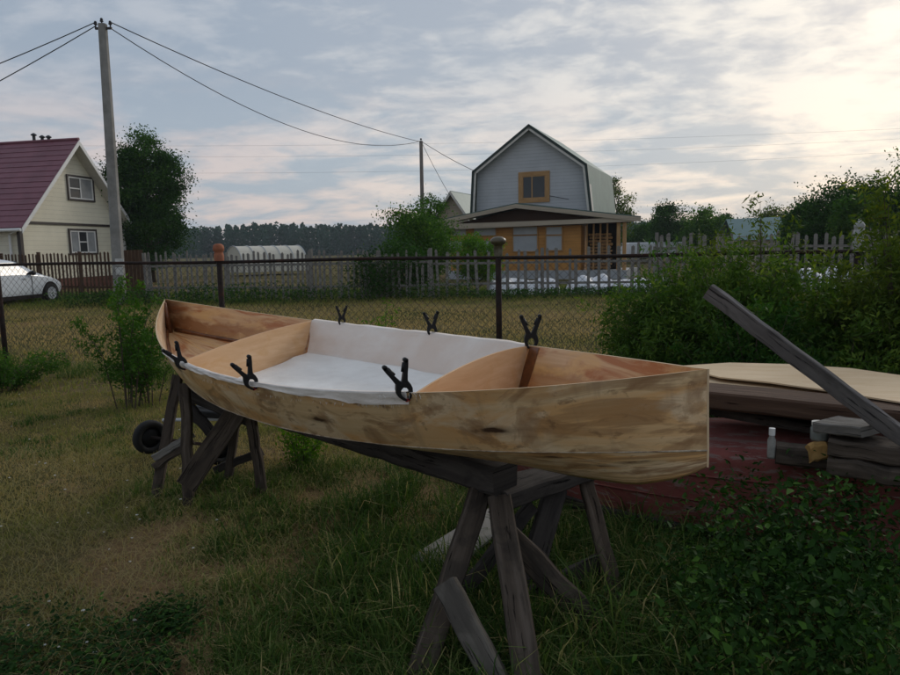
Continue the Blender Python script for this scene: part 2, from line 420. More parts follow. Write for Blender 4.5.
W['green_roof_dark'] = plain('dark_green_metal', (.05, .10, .085), .4, .45, .15, 2, bump=.02)
W['dark_green_edge'] = plain('dark_green_edge', (.02, .035, .03), .5, .3)
W['teal_roof'] = plain('blue_green_sheet_roof', (.11, .20, .20), .5, .4, .12, 1)
W['honey'] = grainwood('honey_new_wood', (.42, .25, .11), (.30, .16, .065), (.52, .34, .17), 12, False, .6)
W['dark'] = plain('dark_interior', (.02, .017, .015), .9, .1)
W['brick'] = plain('red_brown_plinth', (.14, .06, .045), .9, .2, .2, 4)
W['grey_panel'] = plain('grey_polycarbonate_pane', (.34, .36, .38), .35, .45, .1, 2)
W['sheeting'] = plain('white_plastic_sheeting', (.60, .62, .65), .5, .4, .12, 1.2, bump=.15)
W['greenhouse'] = plain('cream_greenhouse_panel', (.58, .55, .46), .5, .4, .06, 1, bump=.05)
W['carpaint'] = plain('white_car_paint', (.66, .70, .74), .2, .6, .03, 1, bump=0)
W['bark'] = plain('bark', (.07, .055, .04), .9, .2, .3, 8)
W['bark_birch'] = plain('birch_bark', (.35, .33, .29), .8, .2, .3, 5, dirt=(.05, .05, .04))
W['leaf_dark'] = foliage('dark_green_leaves', (.014, .040, .009), (.032, .085, .016), (.07, .14, .028))
W['leaf_mid'] = foliage('mid_green_leaves', (.024, .065, .012), (.06, .135, .022), (.13, .22, .035))
W['leaf_bright'] = foliage('bright_green_leaves', (.05, .12, .016), (.10, .21, .025), (.17, .30, .04))
W['leaf_olive'] = foliage('olive_green_leaves', (.03, .06, .012), (.085, .13, .022), (.21, .24, .035))
W['leaf_shrub'] = foliage('shrub_leaves', (.022, .055, .012), (.075, .14, .024), (.22, .29, .05))
W['leaf_under'] = foliage('undergrowth_leaves', (.010, .032, .007), (.024, .062, .012), (.075, .16, .025), .2)
W['leaf_forest'] = foliage('forest_needles', (.020, .062, .040), (.036, .095, .056), None, .2)
W['grass'] = foliage('grass_blades', (.46, .34, .15), (.21, .22, .058), (.070, .135, .026), .35)
W['tallgrass'] = foliage('tall_grass_blades', (.40, .34, .16), (.11, .165, .042), (.042, .09, .02), .35)
W['litter'] = foliage('clods_and_chips', (.06, .04, .025), (.20, .14, .08), (.42, .34, .22), 0, .9)
W['flower'] = plain('white_petals', (.7, .7, .66), .7, bump=0)
W['paper'] = plain('paper_notice', (.5, .5, .48), .8, .2, .3, 20, bump=0)
W['chimney'] = plain('dark_chimney_metal', (.03, .03, .035), .5)

# ------------------------------------------------------------------ ground
def bare(x, y):
    """0..1 how bare / dry the ground is"""
    px = 450+FPX*x/np.maximum(y, .3)
    n = vnoise(x, y, .9, 1)*.5+vnoise(x, y, .35, 2)*.3+vnoise(x, y, .14, 3)*.2
    path = np.exp(-((x+1.05+.22*(y-3.2))/.6)**2)*.46*np.clip((5.5-y)/2, 0, 1)
    patch2 = np.exp(-(((x+.62)/.35)**2+((y-4.25)/.45)**2))*.45+np.exp(-(((x-.35)/.3)**2+((y-2.75)/.3)**2))*.35
    return np.clip(n*.9+path+patch2-.18, 0, 1)
def make_ground():
    xs = np.concatenate([np.linspace(-700, -30, 14), np.linspace(-28, -6, 20), np.linspace(-5.5, 5, 110), np.linspace(5.5, 28, 20), np.linspace(30, 700, 14)])
    ys = np.concatenate([np.linspace(-60, -2, 8), np.linspace(-1, 8, 100), np.linspace(8.5, 30, 30), np.linspace(33, 900, 20)])
    X, Y = np.meshgrid(xs, ys)
    near = np.clip((9-np.hypot(X, Y))/4, 0, 1)
    Z = near*(vnoise(X, Y, .8, 5)*.03+vnoise(X, Y, .25, 6)*.018-.024)
    nx, ny = len(xs), len(ys)
    me = bpy.data.meshes.new('ground')
    fs = [(j*nx+i, j*nx+i+1, (j+1)*nx+i+1, (j+1)*nx+i) for j in range(ny-1) for i in range(nx-1)]
    me.from_pydata(np.stack([X.ravel(), Y.ravel(), Z.ravel()], 1).tolist(), [], fs)
    at = me.attributes.new('bare', 'FLOAT', 'POINT'); at.data.foreach_set('value', bare(X.ravel(), Y.ravel()).astype(np.float32))
    me.polygons.foreach_set('use_smooth', [True]*len(me.polygons))
    m, t, b = newmat('soil_and_short_turf', .98, .02)
    a = t.node('ShaderNodeAttribute', attribute_name='bare')
    v = t.coords('Object'); n1 = t.noise(v, 9, 8, .7); n2 = t.noise(v, .35, 6, .6); n3 = t.noise(v, 45, 6, .7)
    f = t.math('ADD', a.outputs['Fac'], t.math('MULTIPLY', t.math('SUBTRACT', n1, .5), 1.5))
    soil = t.ramp(n3, [(.3, (.11, .073, .038)), (.55, (.26, .175, .095)), (.75, (.38, .27, .16))])
    turf = t.ramp(n1, [(.3, (.04, .045, .016)), (.6, (.085, .082, .03)), (.8, (.15, .12, .05))])
    hay = t.mix(t.ramp(n2, [(.4, 0.0), (.6, .7)]), turf, (.20, .155, .075))
    col = t.mix(t.ramp(f, [(.46, 0.0), (.54, 1.0)]), hay, soil)
    t.link(col, b.inputs['Base Color']); t.link(t.bump(t.math('ADD', n1, n3), .8, .03), b.inputs['Normal'])
    me.materials.append(m)
    o = bpy.data.objects.new('ground', me); COL.objects.link(o); o['kind'] = 'structure'
make_ground()

def blades(name, x, y, h, w, lean, tint, mat, label, z0=None):
    n = len(x); a = rng.uniform(0, 2*np.pi, n); la = rng.uniform(0, 2*np.pi, n)
    dx, dy = np.cos(a)*w/2, np.sin(a)*w/2
    lx, ly = np.cos(la)*lean*h, np.sin(la)*lean*h
    z0 = np.full(n, -.012) if z0 is None else z0
    V = np.empty((n, 5, 3), np.float32)
    V[:, 0] = np.stack([x-dx, y-dy, z0], 1); V[:, 1] = np.stack([x+dx, y+dy, z0], 1)
    V[:, 2] = np.stack([x+dx*.8+lx*.35, y+dy*.8+ly*.35, z0+h*.6], 1); V[:, 3] = np.stack([x-dx*.8+lx*.35, y-dy*.8+ly*.35, z0+h*.6], 1)
    V[:, 4] = np.stack([x+lx, y+ly, z0+h*np.clip(1-lean*.35, .25, 1)], 1)
    o = fast_mesh(name, V.reshape(-1, 3), 5, [(0, 1, 2, 3), (3, 2, 4)], mat, tint=tint)
    tag(o, label, 'grass', kind='stuff'); return o
def scatter_view(n, y0, y1, pw=1.0, m=.05):
    """random ground points inside the viewing wedge (plus a margin)"""
    u = rng.random(n); y = (y0**pw+(y1**pw-y0**pw)*u)**(1/pw)
    x = rng.uniform(-.75-m, .75+m, n)*y+rng.uniform(-.5, .5, n)
    return x, y
def grass_all():
    x, y = scatter_view(240000, 1.2, 7.5, 1.15)
    b = bare(x, y)+rng.normal(0, .07, len(x)); keep = rng.random(len(x)) > np.clip((b-.36)*3.2, 0, .95); x, y, b = x[keep], y[keep], b[keep]
    green = vnoise(x, y, .55, 11)*.55+vnoise(x, y, .2, 12)*.3+vnoise(x, y, 1.7, 13)*.35
    tint = np.clip(green*1.2-b*.7+rng.normal(0, .14, len(x))-.12, 0, 1)
    h = (.02+.05*rng.random(len(x))**1.5)*(.55+green*.9)
    blades('lawn_grass', x, y, h, .0035+.0015*rng.random(len(x)), rng.uniform(.2, 1.3, len(x)), tint, W['grass'], 'short patchy green and dry grass over the near yard')
    # tall grass: clumps round the trestles and along the fence
    X = []; Y = []; H = []; T = []
    def clump(cx, cy, r, n, h, t):
        rr = r*np.sqrt(rng.random(n)); a = rng.uniform(0, 2*np.pi, n)
        X.append(cx+rr*np.cos(a)); Y.append(cy+rr*np.sin(a)); H.append(h*rng.uniform(.45, 1.15, n)*(1-.4*(rr/r))); T.append(np.clip(t+rng.normal(0, .2, n)-(rng.random(n) < .10)*.7, 0, 1))
    def area(n, pxr, pyr, h, t, r=.13, m=90):
        for _ in range(n):
            g = G(rng.uniform(*pxr), rng.uniform(*pyr)); clump(g[0], g[1], r*rng.uniform(.6, 1.5), m, h*rng.uniform(.6, 1.3), t+rng.normal(0, .1))
    area(170, (230, 520), (540, 760), .19, .82, .13, 100); area(60, (170, 300), (500, 620), .09, .5, .14, 70)
    area(130, (330, 600), (500, 680), .30, .9, .13, 90); area(60, (380, 620), (640, 780), .26, .9, .14, 90)
    area(40, (215, 420), (480, 560), .13, .7)
    area(40, (140, 290), (480, 520), .16, .75, .12, 80)
    area(30, (290, 480), (455, 500), .2, .9, .12, 80)
    area(55, (500, 680), (540, 740), .2, .85)
    area(24, (40, 170), (600, 700), .07, .9, .15, 70)
    area(60, (540, 700), (520, 640), .24, .9, .1, 80); area(110, (620, 900), (520, 760), .36, .8, .11, 60)
    area(30, (0, 130), (395, 460), .1, .85)
    for i in range(150):                                       # weeds under the chain link fence
        s = rng.uniform(-.5, 3.6); c = fence_pt(s); clump(c[0], c[1]-rng.uniform(-.25, .7), .14, 90, .26*rng.uniform(.5, 1.3), .75)
    x, y, h, t = map(np.concatenate, (X, Y, H, T))
    blades('tall_grass', x, y, h, .0045+.0035*rng.random(len(x)), rng.uniform(.15, 1.2, len(x)), t, W['tallgrass'], 'tall rough grass tufts round the trestles and wire fence')
    # beyond the fence
    x, y = scatter_view(110000, 7.3, 26, 1.3)
    g = vnoise(x, y*1.0, 1.4, 21)*.5+vnoise(x, y, .5, 22)*.4
    edge = np.clip((y-18.5)/3, 0, 1)
    strip = np.exp(-((y-13.5)/2.6)**2)
    tint = np.clip(g*.8+edge*.5-strip*.42+rng.normal(0, .12, len(x)), 0, 1)
    h = (.05+.07*rng.random(len(x)))*(.7+edge*1.5)
    blades('meadow_grass', x, y, h, .010+.006*rng.random(len(x)), rng.uniform(.2, 1.1, len(x)), tint, W['grass'], 'mown yellowing grass between the two fences')
    # dead stalks / hay lying near the path
    x, y = scatter_view(26000, 1.3, 5.2); 
    blades('dry_stalks', x, y, rng.uniform(.05, .16, len(x)), np.full(len(x), .0022), rng.uniform(1.2, 2.6, len(x)), np.clip(rng.normal(.05, .08, len(x)), 0, 1), W['tallgrass'], 'dry straw stalks lying on the bare soil')
F0 = np.array([-.6507*9.5, 9.5]); FS = np.array([.354*9.5, -.101*9.5])
def fence_pt(s): return F0+FS*s
grass_all()
def litter():
    n = 5200; x, y = scatter_view(n, 1.3, 5.2); r = rng.uniform(.004, .014, n); a = rng.uniform(0, 6.28, n)
    V = np.empty((n, 5, 3)); z = rng.uniform(.0, .006, n)
    for k, (dx, dy) in enumerate(((1, 0), (0, .6), (-1, 0), (0, -.6))): V[:, k] = np.stack([x+r*(dx*np.cos(a)-dy*np.sin(a)), y+r*(dx*np.sin(a)+dy*np.cos(a)), z-.006], 1)
    V[:, 4] = np.stack([x, y, z+r*.5], 1)
    o = fast_mesh('ground_litter', V.reshape(-1, 3), 5, [(0, 1, 4), (1, 2, 4), (2, 3, 4), (3, 0, 4)], W['litter'], tint=rng.random(n)); tag(o, 'small clods, chips and dead leaves strewn on the bare soil', 'litter', kind='stuff')
litter()
def flowers():
    V = []; 
    spots = [(75, 470), (55, 430), (88, 405), (128, 490), (40, 470), (66, 500), (110, 560), (131, 572), (46, 655), (60, 662), (96, 665), (135, 628), (88, 655), (105, 545), (12, 432), (30, 445), (20, 400), (84, 620), (50, 610), (30, 640)]
    pts = [G(a, b) for a, b in spots]
    for _ in range(26):
        pts.append(G(rng.uniform(0, 240), rng.uniform(395, 560)))
    for g in pts:
        r = rng.uniform(.004, .008); z = rng.uniform(.03, .07)
        for k in range(7):
            a = k*2*math.pi/7; e = .35
            c = np.array([g[0], g[1], z])
            V += [c, c+[r*math.cos(a-e), r*math.sin(a-e), .003], c+[1.25*r*math.cos(a), 1.25*r*math.sin(a), .0], c+[r*math.cos(a+e), r*math.sin(a+e), .003]]
    o = fast_mesh('clover_flowers', np.array(V), 4, [(0, 1, 2, 3)], W['flower'])
    tag(o, 'small white clover flowers dotted through the grass', 'flowers', kind='stuff')
flowers()

# ------------------------------------------------------------------ the boat
(bxL, byL, bxR, byR, BB, BN, BA, BZ, BHL, BHR, HEEL, _rk, BFL, BD, BDL, BDR, _r2) = (-2.0901, 5.0738, .7968, 2.1079, 1.2016, 2.1819, 1.0053, .9786, .1968, .1365, .074, -.06, .1452, .2422, .0243, .0141, -.0093)
BAx = np.array([bxR-bxL, byR-byL]); BL = np.linalg.norm(BAx); BAx /= BL; BPe = np.array([BAx[1], -BAx[0]])
if BPe[1] > 0: BPe = -BPe
BOAT0 = np.array([(bxL+bxR)/2, (byL+byR)/2, .6])
def bw(t): s = t**BA; return BB/2*(1-abs(2*s-1)**BN)
def bz(t): return BZ+(BHL if t < .5 else BHR)*abs(2*t-1)**2.2
def bpt(t, lat, z):
    xy = np.array([bxL, byL])+BAx*t*BL+BPe*lat
    return np.array([xy[0], xy[1], z-lat*HEEL])
def b_sheer(t, s, off=0): return bpt(t, s*max(bw(t)-off, 0), bz(t))
def chine_lat(t): return max(bw(t)-BFL*(1-abs(2*t**BA-1)**4), 0)
def chine_z(t): return bz(t)-(BD+(BDL if t < .5 else BDR)*abs(2*t-1)**2)
def tch(t): return t*(1-_rk/BL-_r2/BL)+_rk/BL
def b_chine(t, s, off=0): return bpt(tch(t), s*max(chine_lat(t)-off, 0), chine_z(t))
def keel_drop(t):
    return float(np.interp(t, [0, .1, .3, .5, .7, .8, .88, .94, .98, 1], [.04, .085, .09, .09, .115, .132, .146, .145, .10, .055]))
def b_keel(t): return bpt(tch(t), 0, chine_z(t)-keel_drop(t))
def side_pt(t, s, k, off=0):
    """k 0 sheer .. 1 chine, slight bulge outward; off moves inward"""
    a, c = b_sheer(t, s, off), b_chine(t, s, off)
    p = a*(1-k)+c*k
    bul = .012*math.sin(math.pi*k)*(1-abs(2*t-1)**3)
    return p+np.array([BPe[0], BPe[1], 0])*s*bul
def bot_pt(t, k, dz=0.0):
    """k -1 far chine .. 0 keel .. 1 near chine"""
    c = b_chine(t, 1 if k > 0 else -1); kk = b_keel(t); a = abs(k)
    p = kk*(1-a)+c*a
    p = p+np.array([0, 0, -.02*math.sin(math.pi*a)*(1-abs(2*t-1)**2)+dz])
    return p
FK = .80
def floor_pt(t, k, dz=0.0):
    a = side_pt(t, -1, FK, TH); b = side_pt(t, 1, FK, TH); q = (k+1)/2
    return a*(1-q)+b*q+np.array([0, 0, dz-.010*(1-k*k)])
def hull_under(x, y):
    """z of the outside bottom at x,y"""
    d = np.array([x, y])-np.array([bxL, byL]); t = float(np.clip(d@BAx/BL, .01, .99)); lat = d@BPe
    c = max(chine_lat(t), .01); k = float(np.clip(lat/c, -1, 1)); return bot_pt(t, k)[2]
boat = thing('wooden_boat', 'unfinished plywood boat hull with stained sides resting on two trestles', 'boat', BOAT0)
NT_ = 72
ts = [i/NT_ for i in range(NT_+1)]
def grid(mb, f, us, vs, uvf=None, flip=False):
    P_ = [[f(u, v) for v in vs] for u in us]; nv = len(vs); V = [p for r in P_ for p in r]; F = []; U = []
    for i in range(len(us)-1):
        for j in range(nv-1):
            q = [(i, j), (i+1, j), (i+1, j+1), (i, j+1)]
            if flip: q = q[::-1]
            F.append(tuple(a*nv+b for a, b in q)); U.append([uvf(us[a], vs[b]) for a, b in q])
    mb.add(V, F, U)
TH = .009
for s, nm in ((1, 'near'), (-1, 'far')):
    ks = [j/8 for j in range(9)]
    m = MB(); grid(m, lambda t, k: side_pt(t, s, k), ts, ks, lambda t, k: (t*BL, k*.28+(0 if s > 0 else 3)), flip=(s > 0))
    # inner skin and rim
    o = m.build('side_panel', W['hull'], boat, world=True, smooth=True)
    o['label'] = 'blotchy brown stained outer side panel' 
    m = MB(); grid(m, lambda t, k: side_pt(t, s, k, TH), ts, ks, lambda t, k: (t*BL+(5 if s > 0 else 9), k*.28), flip=(s < 0))
    m.build('inner_lining', W['inner_pale'] if s > 0 else W['inner_stained'], boat, world=True, smooth=True)
    m = MB(); grid(m, lambda t, k: b_sheer(t, s, TH*k)+np.array([0, 0, .0008]), ts, [0, 1], lambda t, k: (t*BL, k*.01), flip=(s > 0))
    m.build('gunwale_edge', W['ply'], boat, world=True)
m = MB(); grid(m, lambda t, k: bot_pt(t, k), ts, [j/8-1 for j in range(17)], lambda t, k: (t*BL, k*.45+8))
m.build('bottom_panel', W['hull'], boat, world=True, smooth=True)
m = MB(); grid(m, lambda t, k: floor_pt(t, k, 0), ts, [j/8-1 for j in range(17)], lambda t, k: (t*BL+4, k*.45+12), flip=True)
m.build('floor_panel', W['inner'], boat, world=True, smooth=True)
# pale glass tape with ragged edge along the near chine and the stem
m = MB()
def tape_edge(t, k): 
    j = (vnoise(t*60, 0, 1, 3)-.5)*.012
    return side_pt(t, 1, 1-.0-(.075+j*2.5)*(1-k))+np.array([BPe[0], BPe[1], 0])*.003 if k < .99 else b_chine(t, 1)+np.array([BPe[0]*.003, BPe[1]*.003, -.002])
m = MB(); m.tube([b_sheer(1, 1)+np.array([.002, -.002, .002])]+[b_sheer(1, 1)*(1-k)+b_chine(1, 1)*k for k in (.3, .6, 1.0)]+[b_keel(1.0)], .0034, 8)
m.build('stem_edge', W['ply'], boat, world=True)
m = MB(); m.tube([b_sheer(0, 1)+np.array([0, 0, -.004]), b_chine(0, 1), b_keel(0)], .004, 8); m.build('stem_edge', W['ply'], boat, world=True)
m = MB(); m.tube([b_chine(t, 1)+np.array([0, 0, -.001]) for t in ts[int(NT_*.3):]], [.0008+.0036*vnoise(t*70, 0, 1, 4)**1.5 for t in ts[int(NT_*.3):]], 6)
m.build('chine_seam', W['seam'], boat, world=True)
# bulkheads
def find_t(s, px):
    best = min(range(2001), key=lambda i: abs(proj(b_sheer(i/2000, s))[0]-px)+(0 if .03 < i/2000 < .99 else 50)); return best/2000
tLn, tLf = .2, find_t(-1, 313); tRn, tRf = find_t(1, 414), find_t(-1, 529)
tLn = min((i/1000 for i in range(120, 500)), key=lambda t: abs(proj(b_sheer(t, 1))[0]-180)+abs(proj(b_sheer(t, 1))[1]-361))
print('bulkheads', tLn, tLf, tRn, tRf, 'L', BL)
def bulkhead(tn, tf, arch, mat, label):
    m = MB(); N = 28; top = []; bot = []
    for i in range(N+1):
        k = i/N; t = tn*(1-k)+tf*k
        pn, pf = b_sheer(tn, 1, TH+.002), b_sheer(tf, -1, TH+.002)
        p = pn*(1-k)+pf*k; p = p+np.array([0, 0, arch*4*k*(1-k)-.002])
        # section underneath
        d = p[:2]-np.array([bxL, byL]); tt = d@BAx/BL; lat = d@BPe; s = 1 if lat > 0 else -1; c = max(chine_lat(tt), .01)
        if abs(lat) > c:
            w = max(bw(tt), .02); kk = np.clip((w-abs(lat))/(w-c), 0, 1); z = side_pt(tt, s, kk)[2]
        else: z = bot_pt(tt, lat/c)[2]
        b_ = np.array([p[0], p[1], min(max(z, bz(tt)-lat*HEEL-(bz(tt)-chine_z(tt))*FK-.012)+.004, p[2]-.003)])
        top.append(p); bot.append(b_)
    ax3 = np.array([BAx[0], BAx[1], 0])*.005
    V = []; 
    for i in range(N+1): V += [top[i]-ax3, bot[i]-ax3, top[i]+ax3, bot[i]+ax3]
    F = []; U = []
    def uvp(j): i, w = divmod(j, 4); return (i/N*1.1, V[j][2])
    for i in range(N):
        a = i*4; b = a+4
        for f in ((a, a+1, b+1, b), (a+2, b+2, b+3, a+3), (a, b, b+2, a+2)): F.append(f); U.append([uvp(j) for j in f])
    m.add(V, F, U); o = m.build('bulkhead', mat, boat, world=True); o['label'] = label
    return top, bot
bulkhead(tLn, tLf, .022, W['pink_ply'], 'straight topped pinkish bulkhead toward the far end')
bulkhead(tRn, tRf, .032, W['pink_ply'], 'arched orange plywood bulkhead toward the near end')
# brown resin fillets: far end corner and the vertical strip at the right bulkhead
m = MB(); m.tube([b_sheer(.012, 1)+np.array([.015, -.02, -.01]), (b_chine(.02, 1)+b_chine(.02, -1))/2+np.array([.02, -.02, .02])], [.012, .022], 8)
m.build('resin_fillet', W['fillet'], boat, world=True, smooth=True)
m = MB(); t0, t1 = tRf+.005, tRf+.022
grid(m, lambda t, k: side_pt(t, -1, k, TH+.003), [t0+(t1-t0)*i/6+.0 for i in range(7)], [.01]+[j/10 for j in range(1, 11)], lambda t, k: (t*BL, k))
m.build('resin_fillet', W['fillet'], boat, world=True)
for s in (1, -1):
    m = MB(); m.tube([side_pt(t, s, FK-.03, TH+.006) for t in ts if .015 < t < (tLf-.01 if s < 0 else tLn-.02)], [.010+.008*vnoise(t*40, s, 1, 8) for t in ts if .015 < t < (tLf-.01 if s < 0 else tLn-.02)], 7)
    m.build('resin_fillet', W['fillet'], boat, world=True, smooth=True)

# glass fibre cloth laid in the middle compartment and over both gunwales
def cloth():
    tsC = 110; prof = []
    # profile parameter: list of (kind, value)
    segs = [('on', k) for k in np.linspace(1, 0, 7)]+[('in', k) for k in np.linspace(.0, .76, 12)]+[('fl', k) for k in np.linspace(.97, -.97, 26)]+[('if', k) for k in np.linspace(.76, 0, 12)]+[('of', k) for k in np.linspace(0, 1, 5)]
    V = []; U = []
    nseg = len(segs)
    L_n0, L_n1, L_f0, L_f1 = tLn-.09, tRn-.006, tLf+.003, tRf-.003
    for i in range(tsC+1):
        a = i/tsC
        lenacc = 0; prev = None
        over = .006+.012*vnoise(a*14, 1, 1, 31)+.010*vnoise(a*55, 1, 1, 32)+.030*np.clip((a-.62)/.3, 0, 1)
        for j, (kd, k) in enumerate(segs):
            q = np.clip((j-8)/(nseg-16), 0, 1)
            n0 = tLn+.008 if j > 9 else L_n0+.03
            t = (L_n0*(1-q)+L_f0*q if j <= 9 else (tLn+.006)*(1-q)+L_f0*q)*(1-a)+(L_n1*(1-q)+L_f1*q)*a
            if j > 9: t = ((tLn+.006)*(1-q)+L_f0*q)*(1-a)+(L_n1*(1-q)+L_f1*q)*a
            elif j >= 7: t = ((tLn+.004))*(1-a)+L_n1*a
            out = np.array([BPe[0], BPe[1], 0])
            wr = (vnoise(t*20+j*.22, j*.3, 1, 33)-.5)*.014+(vnoise(t*55-j*.4, j*.8, 1, 34)-.5)*.007
            if kd == 'on':
                tt = (L_n0)*(1-a)+L_n1*a
                if a < .25: tt = max(tt, tLn-.09)
                p = side_pt(tt, 1, k*over/.25)+out*(.005+abs(wr)+.004*k)+np.array([0, 0, .005*(1-k)])
            elif kd == 'in': p = side_pt(t, 1, k, TH+.004+abs(wr))+np.array([0, 0, .004*(1-k)])
            elif kd == 'fl': p = floor_pt(t, k, .010+wr+.006*abs(k)**6)
            elif kd == 'if': p = side_pt(t, -1, k, TH+.004+abs(wr)*1.3)+np.array([0, 0, .004*(1-k)])
            else: p = side_pt(t, -1, k*.12)-out*(.004+.003*k)+np.array([0, 0, (.004+.012*vnoise(t*38, 3, 1, 41))*(1-k)])
            V.append(p)
            if prev is not None: lenacc += np.linalg.norm(p-prev)
            prev = p; U.append((t*BL, lenacc))
    F = []; UU = []
    for i in range(tsC):
        for j in range(nseg-1):
            f = (i*nseg+j, i*nseg+j+1, (i+1)*nseg+j+1, (i+1)*nseg+j); F.append(f); UU.append([U[q] for q in f])
    m = MB(); m.add(V, F, UU)
    # frayed threads at the near right corner
    c = b_sheer((L_n1), 1)
    for i in range(16):
        t = L_n1-.03+.05*rng.random(); p = side_pt(t, 1, .02)+np.array([BPe[0], BPe[1], 0])*.008
        e = p+np.array([rng.normal(0, .012), rng.normal(0, .008)-.006, rng.uniform(-.03, .012)])
        m.tube([p, (p+e)/2+[0, 0, .004], e], .0007, 4)
    for i in range(60):
        t = L_n0+(L_n1-L_n0)*rng.uniform(.3, 1); p = side_pt(t, 1, .2)+np.array([BPe[0], BPe[1], 0])*.008
        e = p+np.array([rng.normal(0, .004), rng.normal(0, .003), -rng.uniform(.004, .014)]); m.tube([p, e], .0006, 3)
    o = m.build('fibreglass_cloth', W['cloth'], None, smooth=True)
    side_shade_tint = np.zeros(len(o.data.vertices), np.float32)
    for i in range(tsC+1):
        for j, (kd, k) in enumerate(segs):
            if kd in ('if', 'in'): side_shade_tint[i*nseg+j] = 1.0
            elif kd in ('on', 'of'): side_shade_tint[i*nseg+j] = .5
    at = o.data.attributes.new('side_shade_tint', 'FLOAT', 'POINT'); at.data.foreach_set('value', side_shade_tint)
    tag(o, 'white glass fibre cloth lining the middle of the boat and folded over its edges', 'cloth')
cloth()

# ------------------------------------------------------------------ clamps
def make_clamp():
    root = thing('spring_clamp', '', 'clamp')
    half = [(.001, .014), (.012, .036), (.024, .060), (.033, .082), (.038, .088), (.044, .087), (.047, .081), (.040, .060), (.030, .036), (.022, .012), (.028, -.004), (.030, -.020), (.026, -.036), (.016, -.050), (.006, -.058), (.001, -.055), (.006, -.047), (.013, -.036), (.015, -.024), (.011, -.013), (.002, -.008)]
    for s in (1, -1):
        m = MB(); m.prism([(a*s, b) for a, b in (half if s > 0 else half[::-1])], (0, 0, 0), (1, 0, 0), (0, 0, 1), (0, -1, 0), .023)
        m.build('handle', W['clamp'], root, bevel=.0025)
        m = MB(); m.tube([(s*.0385, -.0115, .083), (s*.0385, .0115, .083)], .0085, 12); m.tube([(s*.020, 0, .045), (s*.034, 0, .075)], [.011, .010], 10)
        m.build('grip', W['clamp'], root, smooth=True)
        m = MB(); m.box((s*.0045, 0, -.056), (.008, .016, .010)); m.build('jaw_pad', W['clamp_tip'], root, bevel=.002)
    m = MB(); m.tube([(0, -.013, .003), (0, .013, .003)], .010, 14); m.build('pivot', W['clamp'], root, bevel=.001)
    m = MB(); m.tube([(0.004*math.cos(a)+0, -.006+a*.0006, .012+.006*math.sin(a)) for a in np.linspace(0, 18, 50)], .001, 5); m.build('spring', W['steel'], root)
    return root
proto = make_clamp()
def copy_tree(o, parent=None):
    c = o.copy(); COL.objects.link(c); c.parent = parent
    for ch in list(o.children): copy_tree(ch, c)
    return c
clamps = [  # side, target px of jaw on gunwale, lean (towards left), scale, extra yaw, drop, label
    (1, 407, .30, 1.02, 1.02, .0, 'black spring clamp on the near gunwale beside the arched bulkhead, largest of the six'),
    (1, 254, .38, 1.0, 1.0, .0, 'black spring clamp on the near gunwale midway along the white cloth'),
    (1, 185, .50, 1.0, .95, .0, 'black spring clamp on the near gunwale at the plain far bulkhead, leftmost of the six'),
    (-1, 342, -.02, .9, .9, .0, 'black spring clamp on the far gunwale before the picket fence, smallest of six'),
    (-1, 432, .05, .98, 1.0, .0, 'black spring clamp on the far gunwale above the cloth, left of the fence post'),
    (-1, 531, .02, 1.12, 1.0, .0, 'black spring clamp on the far gunwale at the brown resin strip, rightmost of six'),
]
for i, (s, px, lean, scl, yw, drop, lab) in enumerate(clamps):
    o = proto if i == 0 else copy_tree(proto)
    t = find_t(s, px) if not (s > 0 and px < 200) else min((k/1000 for k in range(60, 500)), key=lambda t: abs(proj(b_sheer(t, 1))[0]-px)+abs(proj(b_sheer(t, 1))[1]-364))
    p = b_sheer(t, s)
    # plane of the V turned part way to face the yard
    o.location = (p[0], p[1], p[2]+.040*scl)
    yaw = math.atan2(-p[0], p[1])*1.0+(.25 if s > 0 else .12)
    o.rotation_euler = mathutils.Matrix.Rotation(yaw, 3, 'Z').to_4x4().to_euler()
    o.rotation_euler = (mathutils.Matrix.Rotation(yaw, 3, 'Z')@mathutils.Matrix.Rotation(-lean, 3, 'Y')).to_euler()
    if s > 0:
        lx = mathutils.Vector(o.rotation_euler.to_matrix()@mathutils.Vector((0, 0, -.056*scl)))
        o.location = mathutils.Vector((p[0], p[1], p[2]-.024))-lx*.98
    o.scale = (scl*yw, scl, scl); tag(o, lab, 'clamp', 'spring clamps along the boat gunwales')

# ------------------------------------------------------------------ trestles
def topfix(p, q, clear=.02):
    """lower the top p along p->q until it is under the hull"""
    p = np.array(p, float); q = np.array(q, float)
    for k in np.linspace(0, .6, 61):
        r = p*(1-k)+q*k
        if r[2] < hull_under(r[0], r[1])-clear: return r
    return r
def sub(g): return g+np.array([0, 0, -.04])
tr = thing('trestle', 'rough dark timber trestle under the near end of the boat', 'trestle', G(520, 690), group='trestles holding up the boat')
def part(root, name, mat, a, b, w, h, up=(0, 0, 1), jit=.002, roll=0, seg=8, lab=None, ch=.12, taper=1):
    m = MB(); m.beam(a, b, w, h, up, seg, jit, ch, taper, roll); o = m.build(name, mat, root, world=True)
    if lab: o['label'] = lab
    return o
c1, c2 = P(492, 486, 2.74), P(590, 466, 3.2)
for c in (c1, c2): c[2] = min(c[2], hull_under(c[0], c[1])-.16)
part(tr, 'top_beam', W['old_dark'], c1, c2, .17, .08)
def leg(a, f, w, h, up, mat=W['old']):
    part(tr, 'leg', mat, topfix(a, sub(f)), sub(f), w, h, up)
leg(P(480, 492, 2.77), G(398, 728), .088, .05, (0, 1, 0)); leg(P(500, 500, 2.70), G(543, 765), .096, .055, (0, 1, 0))
leg(P(556, 488, 3.05), G(512, 630), .10, .05, (0, 1, 0), W['old_dark']); leg(P(584, 474, 3.14), G(626, 626), .066, .05, (0, 1, 0))
